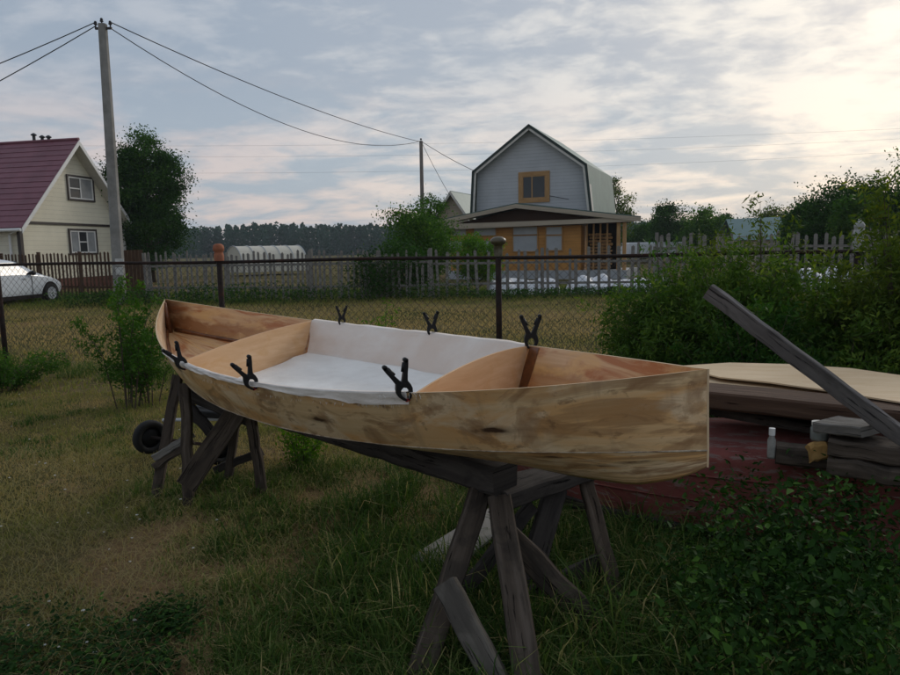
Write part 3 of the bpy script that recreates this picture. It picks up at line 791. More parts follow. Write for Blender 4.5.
part(tr, 'brace', W['old'], P(500, 528, 2.60), P(646, 678, 2.40), .098, .035, (0, 1, 0), .003)
part(tr, 'brace', W['old_mid'], P(445, 583, 2.30), P(518, 722, 2.02), .085, .05, (0, 1, 0), .0012, lab='pale grey split brace at the front')
part(tr, 'brace', W['old_dark'], P(532, 506, 2.95), P(452, 606, 2.60), .06, .035, (0, 1, 0))
part(tr, 'brace', W['old_dark'], P(520, 604, 2.62), P(604, 562, 2.85), .10, .03, (0, 1, 0))

for px, py, Y in ((500, 541, 2.56), (506, 547, 2.56), (470, 566, 2.62), (489, 512, 2.68), (503, 514, 2.64), (600, 577, 2.78), (593, 510, 3.0)):
    c = P(px, py, Y); d_ = (CAM-c)/np.linalg.norm(CAM-c); m = MB(); m.tube([c-d_*.02, c+d_*.003], .0035, 8); m.build('nail_head', W['rust'], tr, world=True)
tl = thing('trestle', 'rough grey timber trestle under the far end of the boat, beside the black wheel', 'trestle', G(205, 495), group='trestles holding up the boat')
def part2(*a, **k): return part(tl, *a, **k)
for a, f, w in ((P(178, 375, 4.35), G(154, 500), .06), (P(185, 378, 4.12), G(189, 506), .06), (P(250, 414, 4.05), G(264, 498), .06), (P(238, 410, 4.35), G(226, 484), .05)):
    part2('leg', W['old'], topfix(a, sub(f)), sub(f), w, .045, (0, 1, 0))
q1, q2 = P(182, 386, 4.25), P(250, 418, 4.15)
for c in (q1, q2): c[2] = min(c[2], hull_under(c[0], c[1])-.05, .66)
part2('top_beam', W['old_dark'], q1, q2, .09, .08)
part2('brace', W['old'], topfix(P(236, 412, 4.0), P(190, 484, 3.95)), P(186, 486, 3.95), .125, .035, (0, 1, 0), lab='wide grey board nailed diagonally')
part2('brace', W['old_light'], P(193, 434, 4.2), P(154, 458, 4.15), .045, .05, (0, 1, 0)); part2('brace', W['old'], P(193, 441, 4.2), P(154, 467, 4.15), .045, .05, (0, 1, 0))
part2('brace', W['old_dark'], P(186, 404, 4.28), P(218, 440, 4.25), .07, .03, (0, 1, 0)); part2('brace', W['old_dark'], P(215, 470, 4.4), P(262, 452, 4.3), .05, .03, (0, 1, 0))
# long beam carrying the keel
e1, e2 = P(505, 478, 2.72), np.array([-1.50, 4.45, .6])
tz = []
for k in np.linspace(0, 1, 21):
    r = e1*(1-k)+e2*k; tz.append(hull_under(r[0], r[1]))
bz_ = min(min(tz)-.005, .66); e1[2] = e2[2] = bz_-.065
print('beam z', bz_, tz)
m = MB(); m.beam(e1, e2, .15, .12, seg=30, jit=.0025, ch=.14)
tag(m.build('support_beam', W['old_dark'], None), 'long dark weathered beam lying on the trestles under the boat keel', 'beam')

# ------------------------------------------------------------------ hand cart behind the far trestle
cart = thing('hand_cart', 'small hand cart with black wheels and pale metal frame behind the far trestle', 'cart', G(170, 455))
def wheel(root, c, axis, r, w, rim=True):
    c = np.array(c, float); ax = np.array(axis, float); ax /= np.linalg.norm(ax)
    m = MB(); m.lathe(c-ax*w/2, [(r*.62, 0), (r*.9, -.004), (r, w*.2), (r*1.01, w*.5), (r, w*.8), (r*.9, w+.004), (r*.62, w), (r*.62, 0)], 28, ax)
    o = m.build('wheel', W['tyre'], root, world=True, smooth=True)
    m = MB(); m.lathe(c-ax*w*.3, [(.005, -.01), (r*.2, -.01), (r*.25, 0), (r*.6, w*.1), (r*.62, w*.5), (r*.25, w*.6), (.005, w*.65)], 20, ax)
    h = m.build('hub', W['clamp'], None, smooth=True); 
    me = h.data; off = root.location
    for v in me.vertices: v.co -= mathutils.Vector(off)
    h.parent = o
    return o
wc = P(150, 437, 4.98); wheel(cart, wc, (.75, -.62, .0), .125, .06)
wc2 = wc+np.array([.62, -.30, 0]); wheel(cart, wc2, (.75, -.62, .0), .125, .06)
m = MB(); m.tube([wc, wc2], .012, 8); m.build('axle', W['rust'], cart, world=True)
for (a, b, r) in ((P(163, 420, 4.90), P(232, 419, 4.75), .012), (P(186, 401, 4.95), P(250, 405, 4.75), .020), (P(190, 402, 4.95), P(194, 421, 4.95), .012), (P(232, 404, 4.8), P(232, 419, 4.8), .012)):
    m = MB(); m.tube([a, b], r, 8); m.build('frame_tube', W['alu'], cart, world=True)
m = MB(); m.box(tuple((P(212, 411, 4.85)+P(214, 411, 4.85))/2), (.36, .22, .05), -.3); m.build('tray', W['clamp'], cart, world=True, bevel=.01)

# pale board in grass under the boat
m = MB(); a, b, c, d = P(411, 556, 3.05), P(447, 574, 2.92), P(497, 533, 3.12), P(489, 508, 3.35)
m.add([a, b, c, d, a-[0, 0, .012], b-[0, 0, .012], c-[0, 0, .012], d-[0, 0, .012]], [(0, 1, 2, 3), (7, 6, 5, 4), (0, 4, 5, 1), (1, 5, 6, 2), (2, 6, 7, 3), (3, 7, 4, 0)], [[(0, 0), (.1, 0), (.1, .5), (0, .5)]]*6)
tag(m.build('board', W['pale_board'], None), 'pale grey board offcut lying on the tall grass behind the near trestle', 'board')

# ------------------------------------------------------------------ red upturned boat and what lies on it
RS = np.array([.40, 4.12]); RD = np.array([.905, -.425]); RD /= np.linalg.norm(RD); RP = np.array([RD[1], -RD[0]])   # RP toward the yard
RL = 4.6
rb = thing('upturned_boat', 'old upturned wooden boat with flaking dark red paint lying in the weeds', 'boat', (RS[0], RS[1], 0))
def rw(t): return .50*min(1, (1-abs(2*t-1)**3.0)**.7+.0)
def rpt(t, lat, z): xy = RS+RD*t*RL+RP*lat; return np.array([xy[0], xy[1], z])
def rsec(t, k):
    """k: 0 near gunwale .. 1 chine .. 2 keel .. 4 far gunwale"""
    w = rw(t); up = .5*(1-abs(2*t-1)**3*.35)
    s = 1 if k <= 2 else -1; kk = k if k <= 2 else 4-k
    if kk <= 1: return rpt(t, s*w*(1-.12*kk), .10+(up-.10)*kk+.02*math.sin(kk*math.pi))
    return rpt(t, s*w*.88*(2-kk), up+.055*(kk-1))
m = MB(); grid(m, rsec, [i/40 for i in range(41)], [j/8 for j in range(33)], lambda t, k: (t*RL, k*.4)); m.build('hull', W['red'], rb, world=True, smooth=True)
for s in (0, 4):
    m = MB(); pts = [rsec(t/40, s)+np.array([RP[0], RP[1], 0])*(.012 if s == 0 else -.012) for t in range(1, 40)]
    for i in range(len(pts)-1): m.beam(pts[i], pts[i+1], .03, .05, seg=1)
    m.build('rubbing_strake', W['old_dark'], rb, world=True)
for k in (.35, .68):
    m = MB(); pts = [rsec(t/40, k)+np.array([RP[0], RP[1], 0])*.005 for t in range(1, 40)]; m.tube(pts, .006, 5); m.build('plank_lap', W['red'], rb, world=True)

def slab(name, pts, th, mat, label, cat, group=None, droop=0):
    """flat panel from top outline points"""
    m = MB(); n = len(pts); V = [tuple(p) for p in pts]+[(p[0], p[1], p[2]-th) for p in pts]
    uv = [(p[0]*.95-p[1]*.2, p[1]*.95+p[0]*.2) for p in pts]
    F = [tuple(range(n)), tuple(range(n, 2*n))[::-1]]+[(i, i+n, (i+1) % n+n, (i+1) % n) for i in range(n)]
    U = [uv, uv[::-1]]+[[uv[i], (uv[i][0], uv[i][1]+th), (uv[(i+1) % n][0], uv[(i+1) % n][1]+th), uv[(i+1) % n]] for i in range(n)]
    m.add(V, F, U); o = m.build(name, mat, None); tag(o, label, cat, group); return o
z = .765
slab('plywood_panel', [G(676, 366, z), G(720, 377, z), G(770, 382, z), G(820, 389, z), G(870, 397, z), G(960, 411, z), G(985, 390, z), G(900, 375, z), G(850, 368, z), G(790, 364, z), G(730, 362.5, z)][::1], .008, W['ply'], 'pale new plywood boat panel on top of the stack over the red boat', 'plywood')
z = .735
slab('plywood_panel', [G(690, 383, z), G(740, 386, z), G(830, 396, z), G(960, 418, z), G(985, 398, z), G(900, 384, z), G(800, 374, z), G(700, 374, z)], .006, W['ply'], 'second plywood panel under the top one, showing its narrow end', 'plywood')
m = MB(); m.beam(P(690, 393, 3.62), P(955, 421, 2.98), .26, .09, seg=10, jit=.001); tag(m.build('brown_board', W['brownboard'], None), 'dark brown thick board directly beneath the plywood panels', 'board')
m = MB(); m.beam(P(704, 404, 3.7), P(850, 420, 3.30), .12, .022, seg=8, jit=.001); tag(m.build('grey_plank', W['old_light'], None), 'thin pale grey lath on the red boat below the brown board', 'plank')
m = MB(); m.beam(P(714, 409, 3.62), P(838, 432, 3.25), .12, .045, seg=8, jit=.002); tag(m.build('grey_plank', W['old_dark'], None), 'dark grey plank on the red boat left of the stacked timbers', 'plank')
m = MB(); m.beam(P(776, 452, 3.08), P(835, 459, 2.98), .10, .085, seg=4, jit=.002); tag(m.build('short_timber', W['old'], None), 'short grey timber offcut between the white bottle and the big timbers', 'timber')
m = MB(); m.beam(P(829, 461, 2.93), P(985, 484, 2.62), .20, .072, seg=10, jit=.003); tag(m.build('timber', W['old'], None), 'lower of the two big grey timbers on the red boat', 'timber')
m = MB(); m.beam(P(830, 443, 2.95), P(990, 464, 2.64), .20, .072, seg=10, jit=.003); tag(m.build('timber', W['old'], None), 'upper of the two big grey timbers on the red boat', 'timber')
m = MB(); m.beam(P(826, 424, 3.02), P(874, 429, 2.84), .20, .045, seg=6, jit=.002); tag(m.build('grey_board', W['old_light'], None), 'short pale grey board lying on top of the big timbers under the leaning plank', 'board')
m = MB(); m.beam(P(708, 291, 3.25), P(968, 486, 2.60), .078, .028, up=UP, seg=14, jit=.0015, roll=1.15); tag(m.build('leaning_plank', W['leaning'], None), 'long dark grey plank sloping up to the left across the timber stack', 'plank')
# bottle, jar, chunk
bp = P(771, 458, 3.06); bt = thing('bottle', 'small clear bottle with a white cap standing beside the short timber', 'bottle', bp)
m = MB(); m.lathe(bp, [(.002, 0), (.017, 0), (.018, .01), (.018, .085), (.012, .10), (.011, .112)], 18); m.build('bottle_body', W['pet'], bt, world=True, smooth=True)
m = MB(); m.lathe(bp, [(.0135, .108), (.0135, .140), (.002, .141)], 18); m.build('cap', W['white'], bt, world=True)
jp = P(819, 440, 3.0); jr = thing('glass_jar', 'small grey glass jar with lid sitting left of the upper timber', 'jar', jp)
m = MB(); m.lathe(jp, [(.002, 0), (.034, 0), (.037, .01), (.037, .055), (.030, .066), (.030, .074)], 20); m.build('jar_body', W['jar'], jr, world=True, smooth=True)
m = MB(); m.lathe(jp, [(.033, .068), (.033, .084), (.002, .085)], 20); m.build('lid', W['offwhite'], jr, world=True)
m = MB(); cp = P(818, 452, 2.97); m.beam(cp-[.04, 0, 0], cp+[.038, 0, .004], .05, .08, seg=5, jit=.005, ch=.25); tag(m.build('wood_chunk', W['yellow_chunk'], None), 'yellowish block of wood wedged beside the big grey timbers', 'block')

# ------------------------------------------------------------------ chain link fence
fn = thing('wire_fence', 'rusty chain link fence with a pipe top rail across the yard', 'fence', (F0[0], F0[1], 0))
def f3(s, z): q = fence_pt(s); return np.array([q[0], q[1], z])
RAIL = 1.40
for s in (-3, -2, -1, 0, 1, 2, 3, 4):
    m = MB(); m.tube([f3(s, -.1), f3(s, RAIL+.06)], .034, 10); m.build('post', W['rust'], fn, world=True, smooth=True)
m = MB(); m.tube([f3(s, RAIL+.008*math.sin(s*5)) for s in np.linspace(-3, 4, 57)], .020, 8); m.build('top_rail', W['rust'], fn, world=True, smooth=True)
FLn = np.linalg.norm(FS); H0, H1 = .06, RAIL-.02; step = .098
for bay in range(-3, 4):
    m = MB(); n = int(FLn/step); hh = H1-H0; dx = hh*1.0
    for i in range(-int(dx/step), n+1):
        for sg in (1, -1):
            a0, a1 = (i*step, i*step+dx) if sg > 0 else (i*step+dx, i*step)
            # wire from (a0,H0) to (a1,H1) clipped to bay
            lo, hi = 0.0, 1.0
            for tt in range(1):
                d = a1-a0
                ta, tb = (0-a0)/d, (FLn-a0)/d
                if ta > tb: ta, tb = tb, ta
                lo, hi = max(lo, ta), min(hi, tb)
            if hi-lo < .02: continue
            pts = []
            for q in np.linspace(lo, hi, max(2, int((hi-lo)*14))):
                ss = bay+(a0+(a1-a0)*q)/FLn; sag = .012*math.sin(ss*7+q*3)
                pts.append(f3(ss, H0+hh*q+.006*math.sin(ss*19))+np.array([0, .006*(1 if (int(q*28)+i) % 2 else -1)+sag, 0]))
            m.tube(pts, .0021, 3, cap=False)
    m.build('wire_mesh', W['wire'], fn, world=True)
def cap_thing(name, s, prof, mat, label, cat, partname=None, extra=None):
    b = f3(s, RAIL+.05); m = MB(); m.lathe(b, prof, 22)
    o = m.build(name, mat, None, smooth=True)
    for v in o.data.vertices: v.co -= mathutils.Vector(tuple(b))
    o.location = tuple(b); tag(o, label, cat)
    if extra:
        m = MB(); m.lathe((0, 0, 0), extra[1], 22); m.build(extra[0], extra[2], o, smooth=True)
cap_thing('clay_pot', 1, [(.058, -.04), (.062, .02), (.055, .05), (.050, .07), (.066, .085), (.068, .12), (.060, .15), (.035, .168), (.002, .172)], W['clay'], 'terracotta pot turned upside down on the fence post behind the boat', 'pot')
cap_thing('brown_jug', 2, [(.044, -.04), (.050, .02), (.048, .07), (.055, .085), (.080, .10), (.088, .125), (.080, .15), (.045, .172), (.002, .178)], W['brown_glass'], 'dark brown rounded jug turned over the fence post in front of the grey house', 'jug')
cap_thing('plastic_bottle', 3, [(.050, -.05), (.052, .06), (.048, .075), (.044, .09), (.050, .105), (.052, .13), (.047, .15), (.043, .16), (.048, .18), (.046, .205), (.032, .228), (.014, .24), (.012, .262), (.002, .264)], W['pet'], 'hazy plastic bottle upended on the fence post among the right bushes', 'bottle')
cap_thing('plastic_cup', 0, [(.045, -.02), (.048, .02), (.045, .05), (.03, .075), (.002, .082)], W['white'], 'small white plastic cup upside down on the fence post in front of the car', 'cup')

# ------------------------------------------------------------------ picket fences
def picket_fence(name, label, pts, mat, spacing, w, hgt, jag, bay, group=None, lean=.02, hf=None):
    root = thing(name, label, 'fence', (pts[0][0], pts[0][1], 0))
    pts = [np.array(p, float) for p in pts]
    for a, b in zip(pts[:-1], pts[1:]):
        L = np.linalg.norm(b-a); d = (b-a)/L; nrm = np.array([d[1], -d[0]]); nb = max(1, round(L/bay))
        if nrm[1] > 0: nrm = -nrm
        for k in range(nb):
            s0, s1 = L*k/nb, L*(k+1)/nb; m = MB(); n = int((s1-s0)/spacing)
            for i in range(n):
                s = s0+(i+.5)*(s1-s0)/n+random.gauss(0, jag*.03); q = a+d*s+nrm*.03; h = hgt+random.gauss(0, jag*.055)
                if hf: h += hf(q[0])
                ww = w*random.uniform(.8, 1.15); ln = random.gauss(0, lean*jag)
                if random.random() < .04*jag: h *= random.uniform(.75, .9)
                tip = random.uniform(.02, .06)
                o3 = np.array([q[0], q[1], 0.0]); ex = np.array([d[0], d[1], 0])
                m.prism([(-ww/2, .04), (ww/2, .04), (ww/2+ln*h, h-tip), (ln*h+random.uniform(-.2, .2)*ww, h), (-ww/2+ln*h, h-tip)], o3, ex, (0, 0, 1), (nrm[0], nrm[1], 0), .02)
            m.build('picket_panel', mat, root, world=True)
            m = MB()
            for zz in (.42, hgt-.38):
                m.beam((*(a+d*(s0+.02)), zz), (*(a+d*(s1-.02)), zz+random.gauss(0, .01*jag)), .035, .07, seg=2, jit=.001)
            m.build('rail', mat, root, world=True)
        for k in range(nb+1):
            q = a+d*L*k/nb; m = MB(); m.beam((*q, -.05), (q[0]+random.gauss(0, .02*jag), q[1], hgt+.02+random.uniform(0, .08)), .10, .10, up=(d[0], d[1], 0), seg=3, jit=.002); m.build('post', mat, root, world=True)
    return root
def fxy(px, d): return ((px-450)/FPX*d*1.0, d)
picket_fence('picket_fence', 'dark brown picket fence in front of the cream house', [fxy(-330, 36), fxy(-60, 28.5), fxy(128, 23.4)], W['picket_brown'], .20, .085, 1.62, .35, 2.2)
m = MB(); g1 = fxy(128.5, 23.3); g2 = fxy(147, 23.0)
gate = thing('gate', 'narrow dark brown board gate at the right end of the brown fence', 'gate', (g1[0], g1[1], 0))
for i in range(5):
    k = (i+.5)/5; x = g1[0]+(g2[0]-g1[0])*k; y = g1[1]+(g2[1]-g1[1])*k; m.box((x, y, .86), (.11, .022, 1.62))
m.build('gate_panel', W['picket_brown'], gate, world=True)
m = MB()
for zz in (.4, 1.3): m.box(((g1[0]+g2[0])/2, g1[1]+.03, zz), (.6, .03, .09))
m.build('crossbar', W['picket_brown'], gate, world=True)
picket_fence('picket_fence', 'weathered grey uneven picket fence behind the boat, between the tree and the leafy bush', [fxy(149, 22.8), fxy(313, 21.4), fxy(432, 21.2)], W['picket_grey'], .175, .075, 1.50, 1.2, 2.6)
picket_fence('picket_fence', 'wider spaced grey picket fence in front of the orange and grey house', [fxy(434, 21.3), fxy(655, 20.8)], W['picket_grey'], .29, .09, 1.44, 1.1, 3.0, hf=lambda x: .0+max(0, x-2)*.03)
picket_fence('picket_fence', 'tall grey picket fence behind the bushes on the right', [fxy(657, 20.8), fxy(990, 18.5)], W['picket_grey'], .21, .10, 1.78, 1.0, 2.8)

# ------------------------------------------------------------------ cream house on the left
A = G(27, 1000)  # dummy to keep numpy types
hL = np.array([(27-450)/FPX*30.0, 30.0]); hR = np.array([(129-450)/FPX*36.6, 36.6])
WD = hR-hL; HW = np.linalg.norm(WD); WD /= HW; WI = np.array([-WD[1], WD[0]])        # WI: into the house (left)
rzh = math.atan2(WD[1], WD[0])
ch = thing('cream_house', 'cream sided country house with a plum metal roof and white barge boards', 'house', (hL[0], hL[1], 0), rzh)
# local frame: x along the gable wall, y into the house
HD = 9.0; EV = 3.12; AP = 6.78
def wall_hit(px, py, o=hL, d=WD):
    """ray -> (s, z) on a vertical wall through o along d"""
    r = ray(px, py); Mx = np.array([[r[0], -d[0]], [r[1], -d[1]]]); k = np.linalg.solve(Mx, o-CAM[:2]); return k[1], EYE+r[2]*k[0]
m = MB(); m.add([(0, 0, .5), (HW, 0, .5), (HW, 0, EV), (HW/2, 0, AP), (0, 0, EV)], [(0, 1, 2, 3, 4)]); m.add([(0, HD, .5), (0, 0, .5), (0, 0, EV), (0, HD, EV)], [(0, 1, 2, 3)]); m.add([(HW, 0, .5), (HW, HD, .5), (HW, HD, EV), (HW, 0, EV)], [(0, 1, 2, 3)]); m.add([(0, HD, .5), (HW, HD, .5), (HW, HD, EV), (HW/2, HD, AP), (0, HD, EV)], [(4, 3, 2, 1, 0)])
m.build('wall', W['cream'], ch)
m = MB(); m.box((HW/2, HD/2, .25), (HW-.06, HD-.06, .5)); m.build('plinth', W['brick'], ch)
def roof_slope(mb, e0, e1, r0, r1, th=.05, steps=16, lift=.02):
    """stepped metal tile slope: e0-e1 eave line, r0-r1 ridge line"""
    e0, e1, r0, r1 = [np.array(k, float) for k in (e0, e1, r0, r1)]
    n = np.cross(e1-e0, r0-e0); n /= np.linalg.norm(n)
    if n[2] < 0: n = -n
    for i in range(steps):
        a, b = i/steps, (i+1)/steps
        p = [e0*(1-a)+r0*a+n*lift, e1*(1-a)+r1*a+n*lift, e1*(1-b)+r1*b, e0*(1-b)+r0*b]
        q = [x-n*th for x in p]
        mb.add(p+q, [(0, 1, 2, 3), (7, 6, 5, 4), (0, 4, 5, 1), (1, 5, 6, 2), (2, 6, 7, 3), (3, 7, 4, 0)])
OV = .55; EO = .45; sl = (AP-EV)/(HW/2); RT_ = AP+.12
rf = MB(); roof_slope(rf, (-EO, HD+OV, EV-EO*sl+.12), (-EO, -OV, EV-EO*sl+.12), (HW/2, HD+OV, RT_), (HW/2, -OV, RT_)); roof_slope(rf, (HW+EO, HD+OV, EV-EO*sl+.12), (HW+EO, -OV, EV-EO*sl+.12), (HW/2, HD+OV, RT_), (HW/2, -OV, RT_))
rfo = rf.build('roof', W['purple_roof'], ch)
m = MB(); m.tube([(HW/2, -OV-.01, RT_+.03), (HW/2, HD+OV, RT_+.03)], .07, 8); m.build('ridge_cap', W['purple_roof'], rfo)
m = MB()
for sx in (-1, 1):
    a = np.array([HW/2+sx*(HW/2+EO), -OV-.03, EV-EO*sl+.0]); b = np.array([HW/2, -OV-.03, RT_-.13]); 
    m.add([a+[0, 0, -.12], b+[0, 0, -.12], b+[0, 0, .10], a+[0, 0, .10], a+[0, .03, -.12], b+[0, .03, -.12], b+[0, .03, .10], a+[0, .03, .10]], [(0, 1, 2, 3), (7, 6, 5, 4), (0, 4, 5, 1), (2, 6, 7, 3), (0, 3, 7, 4)])
m.build('barge_board', W['white'], rfo)
m = MB()
for sx in (-1, 1):
    a = np.array([HW/2+sx*(HW/2+EO-.05), -OV, EV-EO*sl-.02]); b = np.array([HW/2, -OV, RT_-.2]); c = b+[0, OV+.0, 0]; d = a+[0, OV, 0]; m.quad(a, b, c, d)
m.build('soffit', W['offwhite'], rfo, solid=.01)
m = MB(); m.tube([(-EO-.05, -OV, EV-EO*sl+.02), (-EO-.05, HD+OV, EV-EO*sl+.02)], .07, 8); m.build('gutter', W['white'], rfo)
m = MB(); m.tube([(-EO-.05, -OV+.2, EV-EO*sl), (-.12, -.1+.5, EV-.65), (-.12, .4, .5)], .055, 8); m.build('downpipe', W['white'], ch)
m = MB(); m.box((HW/2, -.03, EV-.12), (HW+.04, .05, .11)); m.build('belt_trim', W['darktrim'], ch)
m = MB(); m.box((-.02, -.02, (EV+.5)/2-.1), (.16, .16, EV-.75)); m.build('corner_trim', W['darktrim'], ch)
m = MB(); m.box((HW+.0, -.02, (EV+.5)/2-.1), (.12, .10, EV-.75)); m.build('corner_trim', W['white'], ch)
def window(root, s0, s1, z0, z1, frame, trim, panes, y=0.0, sgn=-1, tw=.09, split=None, glass=None, transom=None):
    """window on local wall plane y, facing sgn*y"""
    w, h = s1-s0, z1-z0; cx, cz = (s0+s1)/2, (z0+z1)/2
    m = MB(); yo = y+sgn*.03
    for (bx, bz_, bw_, bh) in ((cx, z1-tw/2, w, tw), (cx, z0+tw/2, w, tw), (s0+tw/2, cz, tw, h-2*tw-.004), (s1-tw/2, cz, tw, h-2*tw-.004)): m.box((bx, yo, bz_), (bw_, .06, bh))
    o = m.build('window', trim, root)
    fw = .06; a, b, c, d = s0+tw, s1-tw, z0+tw, z1-tw; m = MB(); yo = y+sgn*.02
    for (bx, bz_, bw_, bh) in ((cx, d-fw/2, b-a-.006, fw), (cx, c+fw/2, b-a-.006, fw), (a+fw/2+.003, cz, fw, d-c-2*fw-.006), (b-fw/2-.003, cz, fw, d-c-2*fw-.006)): m.box((bx, yo, bz_), (bw_, .05, bh))
    for q in (split or [.5]): m.box((a+(b-a)*q, yo-sgn*.002, cz), (fw, .046, d-c-2*fw-.006))
    if transom:
        for (q0, q1, zz) in transom: m.box((a+(b-a)*(q0+q1)/2, yo-sgn*.004, c+(d-c)*zz), ((b-a)*(q1-q0)-fw-.01, .04, .05))
    m.build('window_frame', frame, o)
    qs = [0]+(split or [.5])+[1]
    for i in range(len(qs)-1):
        mm = MB(); x0, x1 = a+(b-a)*qs[i]+.02, a+(b-a)*qs[i+1]-.02; mm.box(((x0+x1)/2, y+sgn*.008, cz), (x1-x0, .012, d-c-.02)); mm.build('pane', (glass or [W['glass']]*9)[i], o)
    return o
a0, z1 = wall_hit(65.5, 174.5); a1, z0 = wall_hit(94.4, 200.5); _, z1b = wall_hit(94.4, 177.5); 
window(ch, a0, a1, (z0+wall_hit(65.5, 200)[1])/2-.05, (z1+z1b)/2, W['white'], W['darktrim'], 2, split=[.48], glass=[W['glass'], W['curtain_glass']], transom=[(0, .48, .48)])
a0, z1 = wall_hit(67.5, 228.5); a1, z0 = wall_hit(97.5, 251.5)
window(ch, a0, a1, z0-.15, z1, W['white'], W['darktrim'], 3, split=[.33, .66], glass=[W['curtain_glass'], W['glass'], W['curtain_glass']], transom=[(.33, .66, .5)])
for i, (yy, hh) in enumerate(((2.6, .28), (2.95, .3), (3.4, .42))):
    m = MB(); m.lathe((HW/2+.05, yy-1.5, RT_+.0), [(.07, 0), (.07, hh-.12), (.13, hh-.10), (.13, hh-.06), (.05, hh), (.002, hh+.02)], 12); m.build('vent_pipe', W['chimney'], rfo)

# ------------------------------------------------------------------ grey gambrel house
KL = np.array([(478.4-450)/FPX*37.7, 37.7]); KR = np.array([(588.4-450)/FPX*35.4, 35.4]); GD = KR-KL; GWd = np.linalg.norm(GD); GD /= GWd
rzg = math.atan2(GD[1], GD[0])
GO = KL-GD*.12
gh = thing('gambrel_house', 'grey gambrel roofed house with an orange board verandah', 'house', (GO[0], GO[1], 0), rzg)
# local: x along front, y into house (away)
w2 = GWd+.24; xb0, xk0, xa, xk1, xb1 = 0-.02, .12, w2/2+.06, w2-.12, w2+.14
zb, zk, za = 3.3, 5.52, 7.72; GDP = 6.5
m = MB(); poly = [(xb0, zb-.9), (xb1, zb-.9), (xb1-.12, zb), (xk1-.1, zk), (xa, za-.15), (xk0+.1, zk), (xb0+.12, zb)]
m.add([(a, 0, b) for a, b in poly], [tuple(range(7))]); m.build('gable_wall', W['greysiding'], gh)
m = MB(); m.add([(a, GDP, b) for a, b in poly], [tuple(range(7))[::-1]]); m.build('rear_wall', W['greysiding'], gh)
rf = MB(); ov = .45
def sheet(mb, p0, p1, p2, p3, th=.05):
    p = [np.array(k, float) for k in (p0, p1, p2, p3)]; n = np.cross(p[1]-p[0], p[3]-p[0]); n /= np.linalg.norm(n); q = [x-n*th for x in p]
    mb.add(p+q, [(0, 1, 2, 3), (7, 6, 5, 4), (0, 4, 5, 1), (1, 5, 6, 2), (2, 6, 7, 3), (3, 7, 4, 0)])
sheet(rf, (xb1+.05, -ov, zb-.15), (xb1+.05, GDP+ov, zb-.15), (xk1+.04, GDP+ov, zk+.03), (xk1+.04, -ov, zk+.03)); sheet(rf, (xk1+.04, -ov, zk+.035), (xk1+.04, GDP+ov, zk+.035), (xa, GDP+ov, za), (xa, -ov, za))
sheet(rf, (xb0-.05, GDP+ov, zb-.15), (xb0-.05, -ov, zb-.15), (xk0-.04, -ov, zk+.03), (xk0-.04, GDP+ov, zk+.03)); sheet(rf, (xk0-.04, GDP+ov, zk+.035), (xk0-.04, -ov, zk+.035), (xa, -ov, za), (xa, GDP+ov, za))
rfo = rf.build('roof', W['green_roof'], gh)
def strip(mb, a, b, y0, y1, w):
    """board between two (x,z) points, w wide (downward-inward), from y0 to y1"""
    a = np.array(a, float); b = np.array(b, float); d = (b-a)/np.linalg.norm(b-a); n = np.array([d[1], -d[0]])
    if n[1] > 0 and abs(n[1]) > .3: n = -n
    elif abs(n[1]) <= .3 and n[0]*(a[0]-xa) > 0: n = -n
    P4 = [a, b, b+n*w, a+n*w]; mb.add([(p[0], y0, p[1]) for p in P4]+[(p[0], y1, p[1]) for p in P4], [(0, 1, 2, 3), (7, 6, 5, 4), (0, 4, 5, 1), (1, 5, 6, 2), (2, 6, 7, 3), (3, 7, 4, 0)])
line = [(xb0-.05, zb-.1), (xk0-.04, zk+.03), (xa, za), (xk1+.04, zk+.03), (xb1+.05, zb-.1)]
m = MB()
for a, b in zip(line[:-1], line[1:]): strip(m, a, b, -ov-.035, -ov, .24)
m.build('barge_board', W['offwhite'], rfo)
m = MB()
for a, b in zip(line[:-1], line[1:]): strip(m, a, b, -ov-.06, -ov-.038, .13)
m.build('metal_edge', W['dark_green_edge'], rfo)
m = MB(); zc = [(xb0+.2, zb-.1), (xk0+.16, zk-.06), (xa, za-.22), (xk1-.16, zk-.06), (xb1-.2, zb-.1)]
for (a, b), (c, d) in zip(zip(line[:-1], line[1:]), zip(zc[:-1], zc[1:])):
    m.quad((a[0], -ov+.004, a[1]-.02), (b[0], -ov+.004, b[1]-.02), (b[0], -.0, b[1]-.02), (a[0], -.0, a[1]-.02))
m.build('soffit', W['offwhite'], rfo)
def g_hit(px, py, off=0):
    o = GO+np.array([GD[1], -GD[0]])*off; s, z = wall_hit(px, py, o, GD); return s, z
a0, z1 = g_hit(518.5, 172.5); a1, z0 = g_hit(549.8, 201.5)
window(gh, a0, a1, z0-.02, z1, W['honey'], W['honey'], 2, tw=.2, split=[.42], glass=[W['glass'], W['glass']])
# verandah, in front: yv = -3.5
YV = -3.4
def v_hit(px, py): return g_hit(px, py, -YV)
vl, vz0 = v_hit(437, 220); vr, vz1 = v_hit(641, 216.5); va, vza = v_hit(516, 203)
wl, _ = v_hit(446, 240); wr, _ = v_hit(578, 240); zt = v_hit(520, 226.5)[1]
print('verandah', vl, vr, va, vz0, vz1, vza, wl, wr, zt)
m = MB(); m.box(((wl+wr)/2, YV+.65, (zt+.4)/2), (wr-wl, .12, zt-.4)); m.box((wr-.06, (YV+.72+0)/2, (zt+.4)/2), (.12, -YV-.75, zt-.4)); m.box((wl+.06, (YV+.72+0)/2, (zt+.4)/2), (.12, -YV-.75, zt-.4))
m.build('verandah_wall', W['orange'], gh)
m = MB(); m.box(((wl+vr)/2-.3, YV/2+.2, .2), (vr-wl-.6, -YV+.4, .4)); m.build('foundation', W['grey_panel'], gh)
